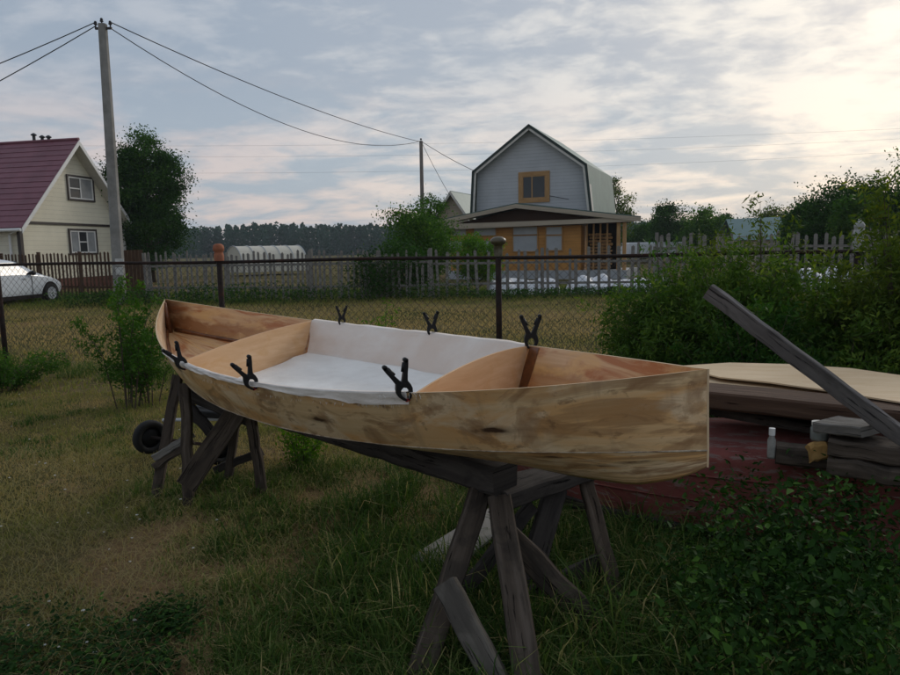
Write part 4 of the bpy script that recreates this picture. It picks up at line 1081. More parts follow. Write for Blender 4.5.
for i, (x0, x1, y0, y1) in enumerate(((443, 458, 241, 251), (470, 492, 228, 235), (510, 534, 236, 251), (510, 534, 227, 234), (543.5, 559, 236, 250), (543.5, 559, 227, 234), (470, 490, 241, 252), (448, 462, 228, 235))):
    a, zz1 = v_hit(x0, y0); b, zz0 = v_hit(x1, y1); a += .0
    m = MB(); m.box(((a+b)/2, YV+.57, (zz0+zz1)/2), (b-a, .05, zz1-zz0)); o = m.build('window', W['grey_panel'], gh)
    m = MB(); t_ = .05
    for (bx, bz2, bw2, bh) in (((a+b)/2, zz1+t_/2, b-a+2*t_, t_), ((a+b)/2, zz0-t_/2, b-a+2*t_, t_), (a-t_/2, (zz0+zz1)/2, t_, zz1-zz0), (b+t_/2, (zz0+zz1)/2, t_, zz1-zz0)): m.box((bx, YV+.55, bz2), (bw2, .07, bh))
    m.build('window_frame', W['honey'], o)
# verandah roof: low gable to the left, flat wing to the right
vm = v_hit(604, 215); ml = vm[0]; mz = vm[1]; ze = v_hit(450, 226)[1]; zer = v_hit(630, 221)[1]
rf = MB(); sheet(rf, (vl, YV, vz0), (va, YV, vza), (va, 0, vza+.10), (vl, 0, vz0+.10), .06); sheet(rf, (va, YV, vza), (vr, YV, vz1+.02), (vr-.6, 0, vz1+.16), (va, 0, vza+.10), .06)
vro = rf.build('verandah_roof', W['green_roof_dark'], gh)
m = MB()
for a, b in (((vl, vz0), (va, vza)), ((va, vza), (vr, vz1+.02))): 
    m.add([(a[0], YV-.04, a[1]-.24), (b[0], YV-.04, b[1]-.24), (b[0], YV-.04, b[1]-.05), (a[0], YV-.04, a[1]-.05), (a[0], YV-.01, a[1]-.24), (b[0], YV-.01, b[1]-.24), (b[0], YV-.01, b[1]-.05), (a[0], YV-.01, a[1]-.05)], [(0, 1, 2, 3), (7, 6, 5, 4), (0, 4, 5, 1), (2, 6, 7, 3)])
m.build('fascia', W['beigesiding'], vro)
m = MB(); m.add([(wl-.3, YV+.02, ze-.18), (vr-.15, YV+.02, zer-.02), (vr-.15, YV+.02, zer+.16), (wl-.3, YV+.02, ze+.10), (wl-.3, YV+.09, ze-.18), (vr-.15, YV+.09, zer-.02), (vr-.15, YV+.09, zer+.16), (wl-.3, YV+.09, ze+.10)], [(0, 1, 2, 3), (7, 6, 5, 4), (0, 4, 5, 1), (2, 6, 7, 3)]); m.build('fascia', W['beigesiding'], vro)
m = MB(); m.add([(vl+.25, YV+1.0, vz0-.25), (va, YV+1.0, vza-.2), (vr-.6, YV+1.0, vz1-.2), (vr-.6, YV+1.0, zer-.05), (vl+.25, YV+1.0, ze-.1)], [(0, 1, 2, 3, 4)]); m.build('gable_recess', W['brownboard'], vro)
m = MB(); m.add([(wl-.3, YV+.1, ze+.0), (vr-.15, YV+.1, zer+.05), (vr-.3, 0, zer+.1), (wl, 0, ze+.05)], [(0, 1, 2, 3)]); m.build('ceiling', W['beigesiding'], vro, solid=.02)
for px in (617.5, 623.5):
    s, _ = v_hit(px, 240); m = MB(); m.box((s, YV+.3, zer/2), (.15, .15, zer-.1)); m.build('porch_post', W['honey'], gh)
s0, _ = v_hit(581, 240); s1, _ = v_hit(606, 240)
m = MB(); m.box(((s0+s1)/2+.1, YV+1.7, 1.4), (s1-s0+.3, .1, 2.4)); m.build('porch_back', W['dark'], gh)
m = MB()
for i in range(4): m.box((s0+(s1-s0)*(i+.3)/3.6, YV+.9, 1.4), (.07, .08, 2.3))
m.build('porch_frame', W['honey'], gh)
wood = thing('firewood_pile', 'stacked split firewood on the open porch of the grey house', 'firewood', (0, 0, 0))
mw = MB(); Mg = mathutils.Matrix.Translation((GO[0], GO[1], 0))@mathutils.Matrix.Rotation(rzg, 4, 'Z')
for i in range(9):
    for j in range(11):
        c = Mg@mathutils.Vector((s0+.15+(s1-s0-.1)*(i+.5*(j % 2))/9, YV+1.25, .5+j*.155)); r = random.uniform(.05, .08)
        c2_ = Mg@mathutils.Vector((s0+.15+(s1-s0-.1)*(i+.5*(j % 2))/9, YV+1.55, .5+j*.155)); mw.tube([tuple(c), tuple(c2_)], r, 6)
wood.location = tuple(Mg@mathutils.Vector((s0+.5, YV+1.25, .42)))
mw.build('logs', W['honey'], wood, world=True)

# small gabled house behind, left
sh = thing('small_house', 'small beige house with a green gable roof behind the grey house', 'house', (*fxy(440, 46), 0), rzg)
shw = 30/FPX*46; zb2 = 1.5+(249-216)/FPX*46; za2 = 1.5+(249-193)/FPX*46
m = MB(); m.add([(0.1, 0, 0), (shw+.1, 0, 0), (shw+.1, 0, zb2), (shw/2+.1, 0, za2-.1), (.1, 0, zb2), (.1, 5, 0), (shw+.1, 5, 0), (shw+.1, 5, zb2), (shw/2+.1, 5, za2-.1), (.1, 5, zb2)], [(0, 1, 2, 3, 4), (9, 8, 7, 6, 5), (1, 6, 7, 2), (0, 4, 9, 5)]); m.build('wall', W['beigesiding'], sh)
rf = MB(); sheet(rf, (-.2, 5.4, zb2-.3), (-.2, -.4, zb2-.3), (shw/2+.1, -.4, za2), (shw/2+.1, 5.4, za2)); sheet(rf, (shw+.4, -.4, zb2-.3), (shw+.4, 5.4, zb2-.3), (shw/2+.1, 5.4, za2), (shw/2+.1, -.4, za2)); r_ = rf.build('roof', W['green_roof'], sh)
m = MB()
for a, b in (((-.2, zb2-.3), (shw/2+.1, za2)), ((shw/2+.1, za2), (shw+.4, zb2-.3))): m.add([(a[0], -.44, a[1]-.26), (b[0], -.44, b[1]-.26), (b[0], -.44, b[1]), (a[0], -.44, a[1]), (a[0], -.41, a[1]-.26), (b[0], -.41, b[1]-.26), (b[0], -.41, b[1]), (a[0], -.41, a[1])], [(0, 1, 2, 3), (7, 6, 5, 4), (0, 4, 5, 1), (2, 6, 7, 3)])
m.build('barge_board', W['offwhite'], r_)
# far sheds and greenhouse
sd = thing('green_roofed_shed', 'low house with a blue green sheet roof beyond the right fence', 'shed', (*fxy(762, 48), 0))
m = MB(); a = fxy(735, 48); b = fxy(792, 48); m.box((0, 2, 1.0), (3.4, 4, 2.0)); m.build('wall', W['beigesiding'], sd)
m = MB(); sheet(m, (-2.1, -.3, 1.75), (1.65, -.3, 1.75), (2.15, 2.2, 3.35), (-1.7, 2.2, 3.25)); sheet(m, (2.15, 2.2, 3.35), (1.9, 4.4, 1.9), (-1.7, 4.4, 1.9), (-1.7, 2.2, 3.25)); m.build('roof', W['teal_roof'], sd)
gr = thing('greenhouse', 'cream arched greenhouse beyond the grey picket fence', 'greenhouse', (*fxy(278, 46), 0))
m = MB(); n = 14; V = []
for sy, (x0) in enumerate((-2.3, 2.3)):
    for i in range(n+1):
        a = math.pi*i/n; V.append((x0, 1.3-1.4*math.cos(a), .25+1.70*math.sin(a)**.8))
F = [(i, i+1, n+1+i+1, n+1+i) for i in range(n)]+[tuple(range(n+1)), tuple(range(n+1, 2*n+2))[::-1]]
m.add(V, F); gr.rotation_euler = (0, 0, .70); m.build('greenhouse_cover', W['greenhouse'], gr, smooth=False)
m = MB()
for x in np.linspace(-2.32, 2.32, 6): m.tube([(x, 1.3-1.42*math.cos(math.pi*i/n), .25+1.72*math.sin(math.pi*i/n)**.8) for i in range(n+1)], .03, 5)
m.build('hoop', W['alu'], gr)
# white sheeting over beds, behind the fence
def sheeting(px0, px1, d, h, wd, label):
    a = np.array(fxy(px0, d)); b = np.array(fxy(px1, d-.3)); root = thing('covered_bed', label, 'garden bed', (a[0], a[1], 0), group='garden beds under white sheeting')
    n = 40; m = 12
    V = []; 
    for i in range(n+1):
        q = a+(b-a)*i/n
        for j in range(m+1):
            k = j/m; hh = h*(math.sin(math.pi*k)**.5)*(.45+.65*vnoise(i*.22, j*.22, 1, int(px0)))*(min(1, i/2, (n-i)/2))
            V.append((q[0], q[1]+(k-.5)*wd, max(hh, 0)+.01))
    mb = MB(); F = [(i*(m+1)+j, (i+1)*(m+1)+j, (i+1)*(m+1)+j+1, i*(m+1)+j+1) for i in range(n) for j in range(m)]; mb.add(V, F); mb.build('sheeting', W['sheeting'], root, world=True, smooth=True)
sheeting(488, 560, 22.8, .55, 1.5, 'lumpy white plastic covered bed behind the pickets, left one before the orange verandah')
sheeting(568, 665, 22.6, .60, 1.5, 'lumpy white plastic covered bed behind the pickets below the porch posts')
sheeting(795, 872, 22.0, .75, 1.4, 'white plastic covered bed behind the right fence near the upended bottle')
m = MB(); a = fxy(625, 60); b = fxy(690, 60); m.box(((a[0]+b[0])/2, 60, 1.1), (b[0]-a[0], 3.0, 1.3)); tag(m.build('white_shed', W['sheeting'], None, bevel=.1), 'low long white shed far behind the porch posts', 'shed')

# ------------------------------------------------------------------ car
cp = np.array([(64-450)/FPX*23.6, 23.6]); hd = np.array([.17, .985]); hd /= np.linalg.norm(hd); c0 = cp-hd*4.12-np.array([-hd[1], hd[0]])*.18
car = thing('parked_car', 'white hatchback parked on the grass by the brown picket fence', 'car', (c0[0], c0[1], 0), math.atan2(hd[1], hd[0]))
# local: x forward 0..4.25, near side is y = 0 (right side), body extends to y = 1.7
sta = [  # x, half width, belt z, top z, roof half width
    (.0, .62, .80, .86, .55), (.08, .76, .86, 1.0, .60), (.35, .82, .90, 1.28, .62), (.75, .84, .92, 1.41, .62), (1.3, .85, .93, 1.46, .62), (1.9, .85, .93, 1.46, .62), (2.35, .85, .92, 1.40, .61), (2.8, .85, .90, 1.18, .60), (3.12, .85, .88, .98, .66), (3.4, .84, .84, .90, .66), (3.8, .80, .74, .80, .6), (4.1, .70, .60, .68, .52), (4.25, .52, .50, .56, .4)]
def carring(x, hw, bz2, tz2, rh):
    zb_ = .22 if .1 < x < 4.0 else .34
    h = [(hw*.90, zb_), (hw*.99, zb_+.12), (hw, (zb_+bz2)/2+.05), (hw*.985, bz2), (hw*.96, bz2+.01+.12*(tz2-bz2)), (rh+(hw-rh)*.25, bz2+(tz2-bz2)*.75), (rh*.9, tz2-.02), (rh*.5, tz2+.012)]
    return [(x, .85-a, b) for a, b in h]+[(x, .85+a, b) for a, b in h[::-1]]
m = MB(); rings = [carring(*s) for s in sta]; nr = 16; V = [p for r in rings for p in r]; F = []
for i in range(len(rings)-1):
    for j in range(nr-1): F.append((i*nr+j, (i+1)*nr+j, (i+1)*nr+j+1, i*nr+j+1))
F.append(tuple(range(nr))); F.append(tuple((len(rings)-1)*nr+j for j in range(nr))[::-1]); m.add(V, F); 
body = m.build('body', W['carpaint'], car, smooth=True); sm = body.modifiers.new('sub', 'SUBSURF'); sm.levels = sm.render_levels = 2
def side_y(z, x): return 0
for (x0, x1, a0_, a1_, nm) in ((.55, 1.28, .25, .02, 'rear'), (1.34, 2.62, .02, .62, 'front')):
    m = MB()
    pts = [(x0, .02, .96), (x1, .02, .95), (x1-(.0 if nm == 'rear' else .52), .175, 1.34), (x0+(.22 if nm == 'rear' else .0), .175, 1.34)]
    m.prism([(p[0], p[2]) for p in pts], (0, .0, 0), (1, 0, 0), (0, 0, 1), (0, 1, 0), .0)
    V = [(p[0], p[1]-.004-(.0), p[2]) for p in pts]+[(p[0], p[1]+.05, p[2]) for p in pts]
    m = MB(); m.add(V, [(0, 1, 2, 3), (7, 6, 5, 4), (0, 4, 5, 1), (1, 5, 6, 2), (2, 6, 7, 3), (3, 7, 4, 0)]); m.build('side_window', W['glass'], car)
m = MB(); m.add([(3.06, .28, .99), (3.06, 1.42, .99), (2.42, 1.32, 1.385), (2.42, .38, 1.385), (3.02, .28, .97), (3.02, 1.42, .97), (2.38, 1.32, 1.36), (2.38, .38, 1.36)], [(0, 1, 2, 3), (7, 6, 5, 4), (0, 4, 5, 1), (1, 5, 6, 2), (2, 6, 7, 3), (3, 7, 4, 0)]); m.build('windscreen', W['glass'], car)
for x in (.78, 3.38):
    for yy in (.0, 1.7):
        s = -1 if yy == 0 else 1
        m = MB(); m.lathe((x, yy-s*.10, .335), [(.36, 0), (.365, .09), (.30, .112), (.002, .112)], 28, (0, s, 0)); m.build('wheel_arch', W['dark'], car)
        m = MB(); m.lathe((x, yy-s*.08, .315), [(.20, .0), (.30, .0), (.315, .03), (.315, .09), (.30, .122), (.21, .125), (.20, .115)], 30, (0, s, 0)); wv = m.build('wheel', W['tyre'], car, smooth=True)
        m = MB(); m.lathe((x, yy-s*.08, .315), [(.205, .115), (.19, .125), (.185, .10), (.05, .105), (.045, .125), (.002, .125)], 24, (0, s, 0))
        for k in range(9):
            a = 2*math.pi*k/9; m.beam((x+.04*math.cos(a), yy+s*.035, .315+.04*math.sin(a)), (x+.195*math.cos(a), yy+s*.04, .315+.195*math.sin(a)), .035, .02, up=(0, 1, 0), seg=1)
        m.build('rim', W['alu'], wv)
m = MB(); m.lathe((2.62, -.10, 1.0), [(.002, 0), (.07, .0), (.08, .05), (.06, .15), (.002, .17)], 12, (0, 1, 0)); m.build('side_mirror', W['clamp'], car, smooth=True)
m = MB(); m.add([(3.78, .075, .62), (4.08, .20, .56), (4.02, .20, .66), (3.62, .09, .77), (3.7, .15, .60), (4.0, .28, .55), (3.95, .28, .68), (3.6, .15, .79)], [(0, 1, 2, 3), (7, 6, 5, 4), (0, 4, 5, 1), (1, 5, 6, 2), (2, 6, 7, 3), (3, 7, 4, 0)]); m.build('headlight', W['alu'], car)
for x in (1.5, 2.52): 
    m = MB(); m.box((x-.2, -.012, .84), (.18, .03, .03)); m.build('door_handle', W['carpaint'], car)
for x in (1.31, 2.60, .62):
    m = MB(); m.box((x, -.0005, .62), (.012, .012, .60)); m.build('door_seam', W['dark'], car)
m = MB(); m.box((2.1, .035, .25), (2.2, .05, .12)); m.build('sill', W['dark'], car)

# ------------------------------------------------------------------ utility poles and cables
def taper_pole(name, label, base, top, r0, r1, mat, square=False):
    root = thing(name, label, 'pole', (base[0], base[1], 0)); m = MB()
    if square: m.beam(base-np.array([0, 0, .2]), top, r0*2, r0*2, up=(0, 1, 0), seg=6, ch=.2, taper=r1/r0)
    else: m.tube([base-np.array([0, 0, .2]), base*.5+top*.5, top], [r0, (r0+r1)/2, r1], 12)
    m.build('shaft', mat, root, world=True, smooth=not square); return root
pb = G(121, 305.5); pt = P(102.5, 24, pb[1])
p1 = taper_pole('utility_pole', 'tall square concrete utility pole beside the cream house', pb, pt, .155, .105, W['concrete'], True)
m = MB(); 
m.beam(pt+[-.22, 0, -.12], pt+[.26, 0, -.12], .06, .06, seg=1); m.build('crossarm', W['darktrim'], p1, world=True)
for dx, dz in ((-.2, -.06), (-.02, .02), (.22, -.06)):
    m = MB(); m.lathe(pt+[dx, 0, dz], [(.02, -.03), (.02, .03), (.05, .045), (.05, .07), (.03, .085), (.045, .10), (.03, .14), (.002, .15)], 10); m.build('insulator', W['chimney'], p1, world=True)
for (px, py, w, h) in ((119.5, 262, .34, .20), (119.5, 271, .30, .22)):
    c = P(px, py, pb[1]-.18); m = MB(); m.box(tuple(c), (w*.75, .01, h)); o = m.build('paper_notice', W['paper'], None); 
    tag(o, 'torn white paper notice on the concrete pole, '+('upper one' if py < 266 else 'lower one'), 'notice')
q0 = P(423, 250, 41); q0[2] = 0; q1 = P(421, 141, 41)
p2 = taper_pole('utility_pole', 'thin distant wooden utility pole left of the grey house', q0, q1, .13, .10, W['polewood'])
m = MB(); m.lathe(q1, [(.02, -.05), (.02, .05), (.06, .07), (.05, .14), (.002, .16)], 8); m.build('insulator', W['chimney'], p2, world=True)
def cable(a, b, sag, r, label, n=24):
    a, b = np.array(a, float), np.array(b, float); pts = [a*(1-k)+b*k-np.array([0, 0, sag*4*k*(1-k)]) for k in np.linspace(0, 1, n)]
    m = MB(); m.tube(pts, r, 5); o = m.build('power_cable', W['cable'], None); tag(o, label, 'cable', 'overhead power cables')
cable(pt+[.22, 0, .05], q1+[0, 0, -.05], .35, .016, 'upper cable running from the concrete pole to the distant pole')
cable(pt+[.22, 0, -.12], q1+[0, 0, -.0], 1.35, .014, 'lower sagging cable running from the concrete pole to the distant pole')
cable(pt+[-.2, 0, .05], pt+(P(-120, 84, 17.5)-pt)*4, .9, .014, 'upper cable leaving the concrete pole to the left')
cable(pt+[-.2, 0, -.05], pt+(P(-120, 108, 17.5)-pt)*4, 1.1, .014, 'lower cable leaving the concrete pole to the left')
ge = Mg@mathutils.Vector((a1+1.05, -.3, z0+.05))
cable(q1, (ge.x, ge.y, ge.z), .5, .016, 'cable dropping from the distant pole to the gable of the grey house')
cable(q1, P(456, 205, 46), .15, .014, 'thin cable dropping steeply right from the distant pole')
for i, (y0, y1, lab) in enumerate(((143, 118, 'topmost of the three faint cables far across the sky'), (152, 127, 'middle of the three faint cables far across the sky'), (168, 138, 'lowest of the three faint cables far across the sky'))):
    cable(P(-150, y0, 95), P(1100, y1, 95), 1.6+i*.3, .009, lab, 30)

# ------------------------------------------------------------------ vegetation
def leaf_quads(C, size, asp=.55, nrm=None, up=.3):
    """C centres (n,3); returns verts (n*4,3) of randomly turned kite leaves"""
    n = len(C); d = rng.normal(size=(n, 3)); d[:, 2] += up; d /= np.linalg.norm(d, axis=1)[:, None]
    e = rng.normal(size=(n, 3)); e -= d*(e*d).sum(1)[:, None]; e /= np.linalg.norm(e, axis=1)[:, None]
    s = size*rng.uniform(.6, 1.3, n)[:, None]
    V = np.empty((n, 4, 3)); V[:, 0] = C-d*s*.5; V[:, 1] = C+e*s*asp*.5; V[:, 2] = C+d*s*.5; V[:, 3] = C-e*s*asp*.5
    return V.reshape(-1, 3)
def tree(name, label, base, H, trunk_h, rx, rz_, clumps, nleaf, size, mat, cat='tree', bark='bark', group=None, shape='round', cr=.22, tr_=None, asp=.6):
    base = np.array([base[0], base[1], 0.0]); root = thing(name, label, cat, base, group=group)
    cz = trunk_h+(H-trunk_h)/2; hh = (H-trunk_h)/2
    C = []
    while len(C) < clumps:
        p = rng.uniform(-1, 1, 3)
        r = np.linalg.norm(p)
        if r > 1 or r < .35: continue
        k = 1.0
        if shape == 'cone': k = np.clip(1-(p[2]+1)/2*.85, .1, 1)
        if shape == 'egg': k = .75+.25*(1-p[2])*.5
        C.append([p[0]*rx*k, p[1]*rx*k, cz+p[2]*hh])
    C = np.array(C); C[:, :2] *= rng.uniform(.75, 1.15, (len(C), 1)); C += base
    m = MB(); lean = rng.normal(0, .02*H, 2); tr_ = tr_ or .022*H
    tp = [base+np.array([lean[0]*k*k, lean[1]*k*k, H*.9*k]) for k in np.linspace(0, 1, 7)]; m.tube(tp, [tr_*(1-.85*k) for k in np.linspace(0, 1, 7)], 8)
    for c in C[::max(1, len(C)//26)]:
        k = np.clip((c[2]-.22*H)/H, .12, .8); s = base+np.array([lean[0]*k*k, lean[1]*k*k, H*.9*k]); mid = (s+c)/2+[0, 0, -.03*H]
        m.tube([s, mid, c], [tr_*.35*(1-k*.6), tr_*.2, tr_*.06], 5, cap=False)
    m.build('trunk', W[bark], root, world=True, smooth=True)
    idx = rng.integers(0, len(C), nleaf); ct = rng.random(len(C))
    sp = cr*rx*rng.uniform(.6, 1.3, len(C))
    pos = C[idx]+rng.normal(size=(nleaf, 3))*sp[idx][:, None]*np.array([1, 1, .75])
    ti = np.clip(ct[idx]*.6+rng.random(nleaf)*.4, 0, 1)
    fast_mesh('crown', leaf_quads(pos, size, asp), 4, [(0, 1, 2, 3)], W[mat], root, ti, world=True)
    return root
def shrub(name, label, base, H, spread, stems, nleaf, size, mat, cat='shrub', twig=.25, asp=.4, group=None, lift=.0, droop=.25):
    base = np.array([base[0], base[1], 0.0]); root = thing(name, label, cat, base, group=group); m = MB(); seg = []
    for i in range(stems):
        a = rng.uniform(0, 2*np.pi); sp = spread*np.sqrt(rng.random()); h = H*rng.uniform(.55, 1.05)*(1-.35*(sp/spread)**2)
        b0 = base+np.array([math.cos(a)*sp*.25, math.sin(a)*sp*.25, -.02]); e = base+np.array([math.cos(a)*sp, math.sin(a)*sp, h]); mid = b0*.5+e*.5+np.array([-math.cos(a)*sp*.12, -math.sin(a)*sp*.12, h*.12])
        m.tube([b0, mid, e], [.004+.002*H, .003+.0015*H, .0015], 5, cap=False)
        for q in np.linspace(.18+lift, 1, 12):
            s = (b0*(1-q)**2+mid*2*q*(1-q)+e*q*q); dr = rng.normal(size=3); dr[2] = abs(dr[2])*.4-droop*.3; dr /= np.linalg.norm(dr); t = s+dr*twig*rng.uniform(.5, 1.2)*(1.1-.6*q)
            seg.append((s, t))
    for s, t in seg[::3]: m.tube([s, t], [.0022, .001], 3, cap=False)
    m.build('stems', W['bark'], root, world=True)
    S = np.array([a for a, b in seg]); T = np.array([b for a, b in seg]); idx = rng.integers(0, len(seg), nleaf); k = rng.random(nleaf)[:, None]**.8
    pos = S[idx]*(1-k)+T[idx]*k+rng.normal(size=(nleaf, 3))*size*.7; pos[:, 2] = np.maximum(pos[:, 2], .02)
    ct = rng.random(len(seg))
    fast_mesh('leaves', leaf_quads(pos, size, asp), 4, [(0, 1, 2, 3)], W[mat], root, np.clip(ct[idx]*.35+rng.random(nleaf)*.35+k[:, 0]*.40*(pos[:, 2]/H), 0, 1), world=True)
    return root
# left tall tree
tree('leafy_tree', 'tall dense dark green tree right of the cream house', fxy(155, 38), 8.0, 1.0, 2.35, 3, 170, 66000, .12, 'leaf_dark', shape='egg', cr=.145)
tree('leafy_tree', 'darker tree half hidden behind the concrete pole', fxy(128, 40), 6.6, .8, 1.7, 3, 60, 18000, .12, 'leaf_dark', cr=.2)
# bush left of grey house
tree('leafy_bush', 'rounded green bush in front of the distant pole and small house', fxy(418, 24), 2.95, .1, 1.25, 2, 80, 16000, .085, 'leaf_mid', 'bush', cr=.2)
tree('leafy_bush', 'low dark shrub growing against the grey pickets left of the house', fxy(392, 21.8), 1.75, .0, 1.15, 2, 50, 9000, .08, 'leaf_dark', 'bush', cr=.2)
tree('leafy_bush', 'taller green bush crown showing behind the distant pole', fxy(432, 30), 3.9, .3, 1.0, 2, 50, 8000, .10, 'leaf_mid', 'bush', cr=.2)
tree('leafy_bush', 'small bright green round bush before the orange verandah', fxy(478, 22.5), 2.0, .5, .75, 2, 50, 9000, .07, 'leaf_bright', 'bush', cr=.2)
tree('birch_tree', 'slim tree rising behind the right roof of the grey house', fxy(617, 50), 6.3, 1.5, 1.1, 2, 40, 5500, .14, 'leaf_olive', bark='bark_birch', cr=.22)
k = 0
for (px, py, d, wd, lab, mt) in ((668, 203, 60, 36, 'round topped tree far off between the porch and the right bushes', 'leaf_dark'), (655, 212, 62, 18, 'slender tree just left of the round topped far tree', 'leaf_mid'), (706, 210, 55, 40, 'loose green tree far off above the middle of the right bushes', 'leaf_mid'), (726, 214, 58, 30, 'dark tree left of the blue green shed roof', 'leaf_dark'), (768, 208, 64, 34, 'yellowish tree behind the blue green shed roof', 'leaf_olive'), (795, 206, 62, 34, 'pale tree to the right behind the shed roof', 'leaf_olive'), (688, 222, 66, 40, 'low bushy tree filling the gap right of the round topped far tree', 'leaf_mid'), (748, 222, 68, 40, 'low tree just behind the left end of the shed roof', 'leaf_mid'), (640, 224, 66, 34, 'low dark tree seen between the porch roof and the slender tree', 'leaf_dark')):
    H = 1.5+(243-py)/FPX*d; tree('far_tree', lab, fxy(px, d), H, .3, wd/FPX*d/2, 2, 50, 9000, .19, mt, cr=.24, group='trees in the distance')
for (px, py, d, wd, lab, mt) in ((832, 187, 34, 70, 'broad dark tree behind the upended bottle', 'leaf_dark'), (876, 180, 32, 70, 'dense dark green tree at the right edge', 'leaf_dark'), (802, 204, 36, 40, 'lower dark tree at the left of the right hand tree group', 'leaf_dark'), (930, 146, 30, 72, 'tallest tree of the right hand group, partly outside the picture', 'leaf_mid'), (852, 195, 30, 34, 'greener tree in the middle of the right hand group', 'leaf_mid')):
    H = 1.5+(241-py)/FPX*d; tree('right_tree', lab, fxy(px, d), H, .2, wd/FPX*d/2, 2, 90, 22000, .13, mt, cr=.22, group='trees behind the right fence')
# sapling in front of the fence, left
shrub('sapling', 'thin leggy green sapling growing left of the boat bow', G(127, 408)[:2], 1.35, .55, 12, 6500, .036, 'leaf_mid', 'sapling', .26, .5, lift=.12)
shrub('sapling', 'small leafy shoot beside the leggy sapling by the boat', G(150, 405)[:2], 1.05, .35, 8, 1600, .036, 'leaf_mid', 'sapling', .2, .5)
shrub('low_shrub', 'low spreading green shrub at the left edge below the fence post', G(-5, 392)[:2], .55, .75, 26, 6000, .035, 'leaf_mid', 'shrub', .22, .5)
shrub('weed_plant', 'light green weed rising behind the clamp on the far gunwale', fence_pt(1.62)-[0, .5], 1.02, .22, 8, 900, .045, 'leaf_bright', 'weed', .14, .35)
shrub('weed_plant', 'tall green weed growing right of the far trestle', G(300, 468)[:2], .42, .22, 12, 1500, .03, 'leaf_bright', 'weed', .12, .4)
# right hand bushes
S_ = [(695, 6.0, 1.34, .80, 'feathery dark green bush behind the tip of the leaning plank', 'leaf_shrub', 60, 26000, .042),
      (655, 6.3, 1.07, .5, 'low dark bush at the left edge of the right hand bushes', 'leaf_shrub', 34, 9000, .04),
      (745, 5.6, 1.45, .65, 'feathery bush crossed by the leaning plank', 'leaf_shrub', 50, 20000, .042),
      (722, 6.6, 1.72, .38, 'upright pointed bush standing out above the other bushes', 'leaf_olive', 22, 7000, .042),
      (765, 6.3, 1.72, .4, 'upright bush in front of the blue green shed roof', 'leaf_olive', 22, 7000, .042),
      (800, 5.6, 1.38, .6, 'bush in front of the white covered bed on the right', 'leaf_shrub', 44, 15000, .042),
      (668, 6.5, 1.60, .35, 'yellow green pointed shoot left of the plank tip', 'leaf_mid', 16, 3500, .04),
      (900, 5.4, 1.60, .55, 'yellow green bush right of the upended bottle', 'leaf_olive', 44, 16000, .042),
      (905, 5.0, 1.83, .55, 'tallest yellow green bush at the right edge', 'leaf_olive', 46, 18000, .042),
      (850, 4.9, 1.02, .6, 'dark leafy bush behind the plywood on the right', 'leaf_shrub', 46, 17000, .042),
      (760, 5.0, 1.04, .5, 'short dark bush directly behind the plywood panels', 'leaf_dark', 36, 10000, .04)]
for px, d, H, sp, lab, mt, st, nl, sz in S_:
    shrub('yard_bush', lab, fxy(px, d), H*1.07, sp*1.05, int(st*1.1), int(nl*1.15), sz*1.35, mt, 'bush', .32, .30, group='bushes behind the timber stack')
# undergrowth at lower right
def undergrowth():
    C = []; T = []
    for _ in range(520):
        px = 600+330*rng.random()**.75; d = rng.uniform(1.75, 3.25)
        if px < 640 and d > 2.6: continue
        x, y = (px-450)/FPX*d, d
        lim = (.40+.40*vnoise(px/60, d*3, 1, 77)) if px > 700 else .34
        # stay in front of the red boat
        rel = np.array([x, y])-RS
        if rel@RP < .46: continue
        h = rng.uniform(.12, lim)*np.clip((px-560)/160, .35, 1)
        h = min(h, 1.5-(440+(rng.random()*70)-240)/FPX*d) if px > 640 else h
        h = max(h, .1)
        t0_ = rng.random()
        nl = int(12+h*58)
        ax = rng.normal(0, .08, 2)
        for k in range(nl):
            q = rng.random()**.7; a = rng.uniform(0, 2*np.pi); rr = rng.uniform(.01, .13)
            C.append((x+ax[0]*q+rr*math.cos(a), y+ax[1]*q+rr*math.sin(a), h*q)); T.append(np.clip(t0_*.6+rng.random()*.4, 0, 1))
    C = np.array(C); n = len(C)
    a = rng.uniform(0, 2*np.pi, n); tl = rng.uniform(-1.0, .8, n); L = .010+.026*rng.random(n)**1.8; d = np.stack([np.cos(a)*np.cos(tl), np.sin(a)*np.cos(tl), np.sin(tl)], 1); e = np.stack([-np.sin(a), np.cos(a), rng.normal(0, .9, n)], 1); e /= np.linalg.norm(e, axis=1)[:, None]; up = np.cross(d, e)
    V = np.empty((n, 6, 3)); L_ = L[:, None]
    V[:, 0] = C; V[:, 1] = C+d*L_*.35+e*L_*.38+up*L_*.12; V[:, 2] = C+d*L_*.8+e*L_*.24+up*L_*.08; V[:, 3] = C+d*L_*1.25-up*L_*.1; V[:, 4] = C+d*L_*.8-e*L_*.24+up*L_*.08; V[:, 5] = C+d*L_*.35-e*L_*.38+up*L_*.12
    o = fast_mesh('undergrowth', V.reshape(-1, 3), 6, [(0, 1, 2, 3), (0, 3, 4, 5)], W['leaf_under'], tint=np.array(T)); tag(o, 'broad leaved dark green undergrowth in front of the red boat', 'undergrowth', kind='stuff')
undergrowth()
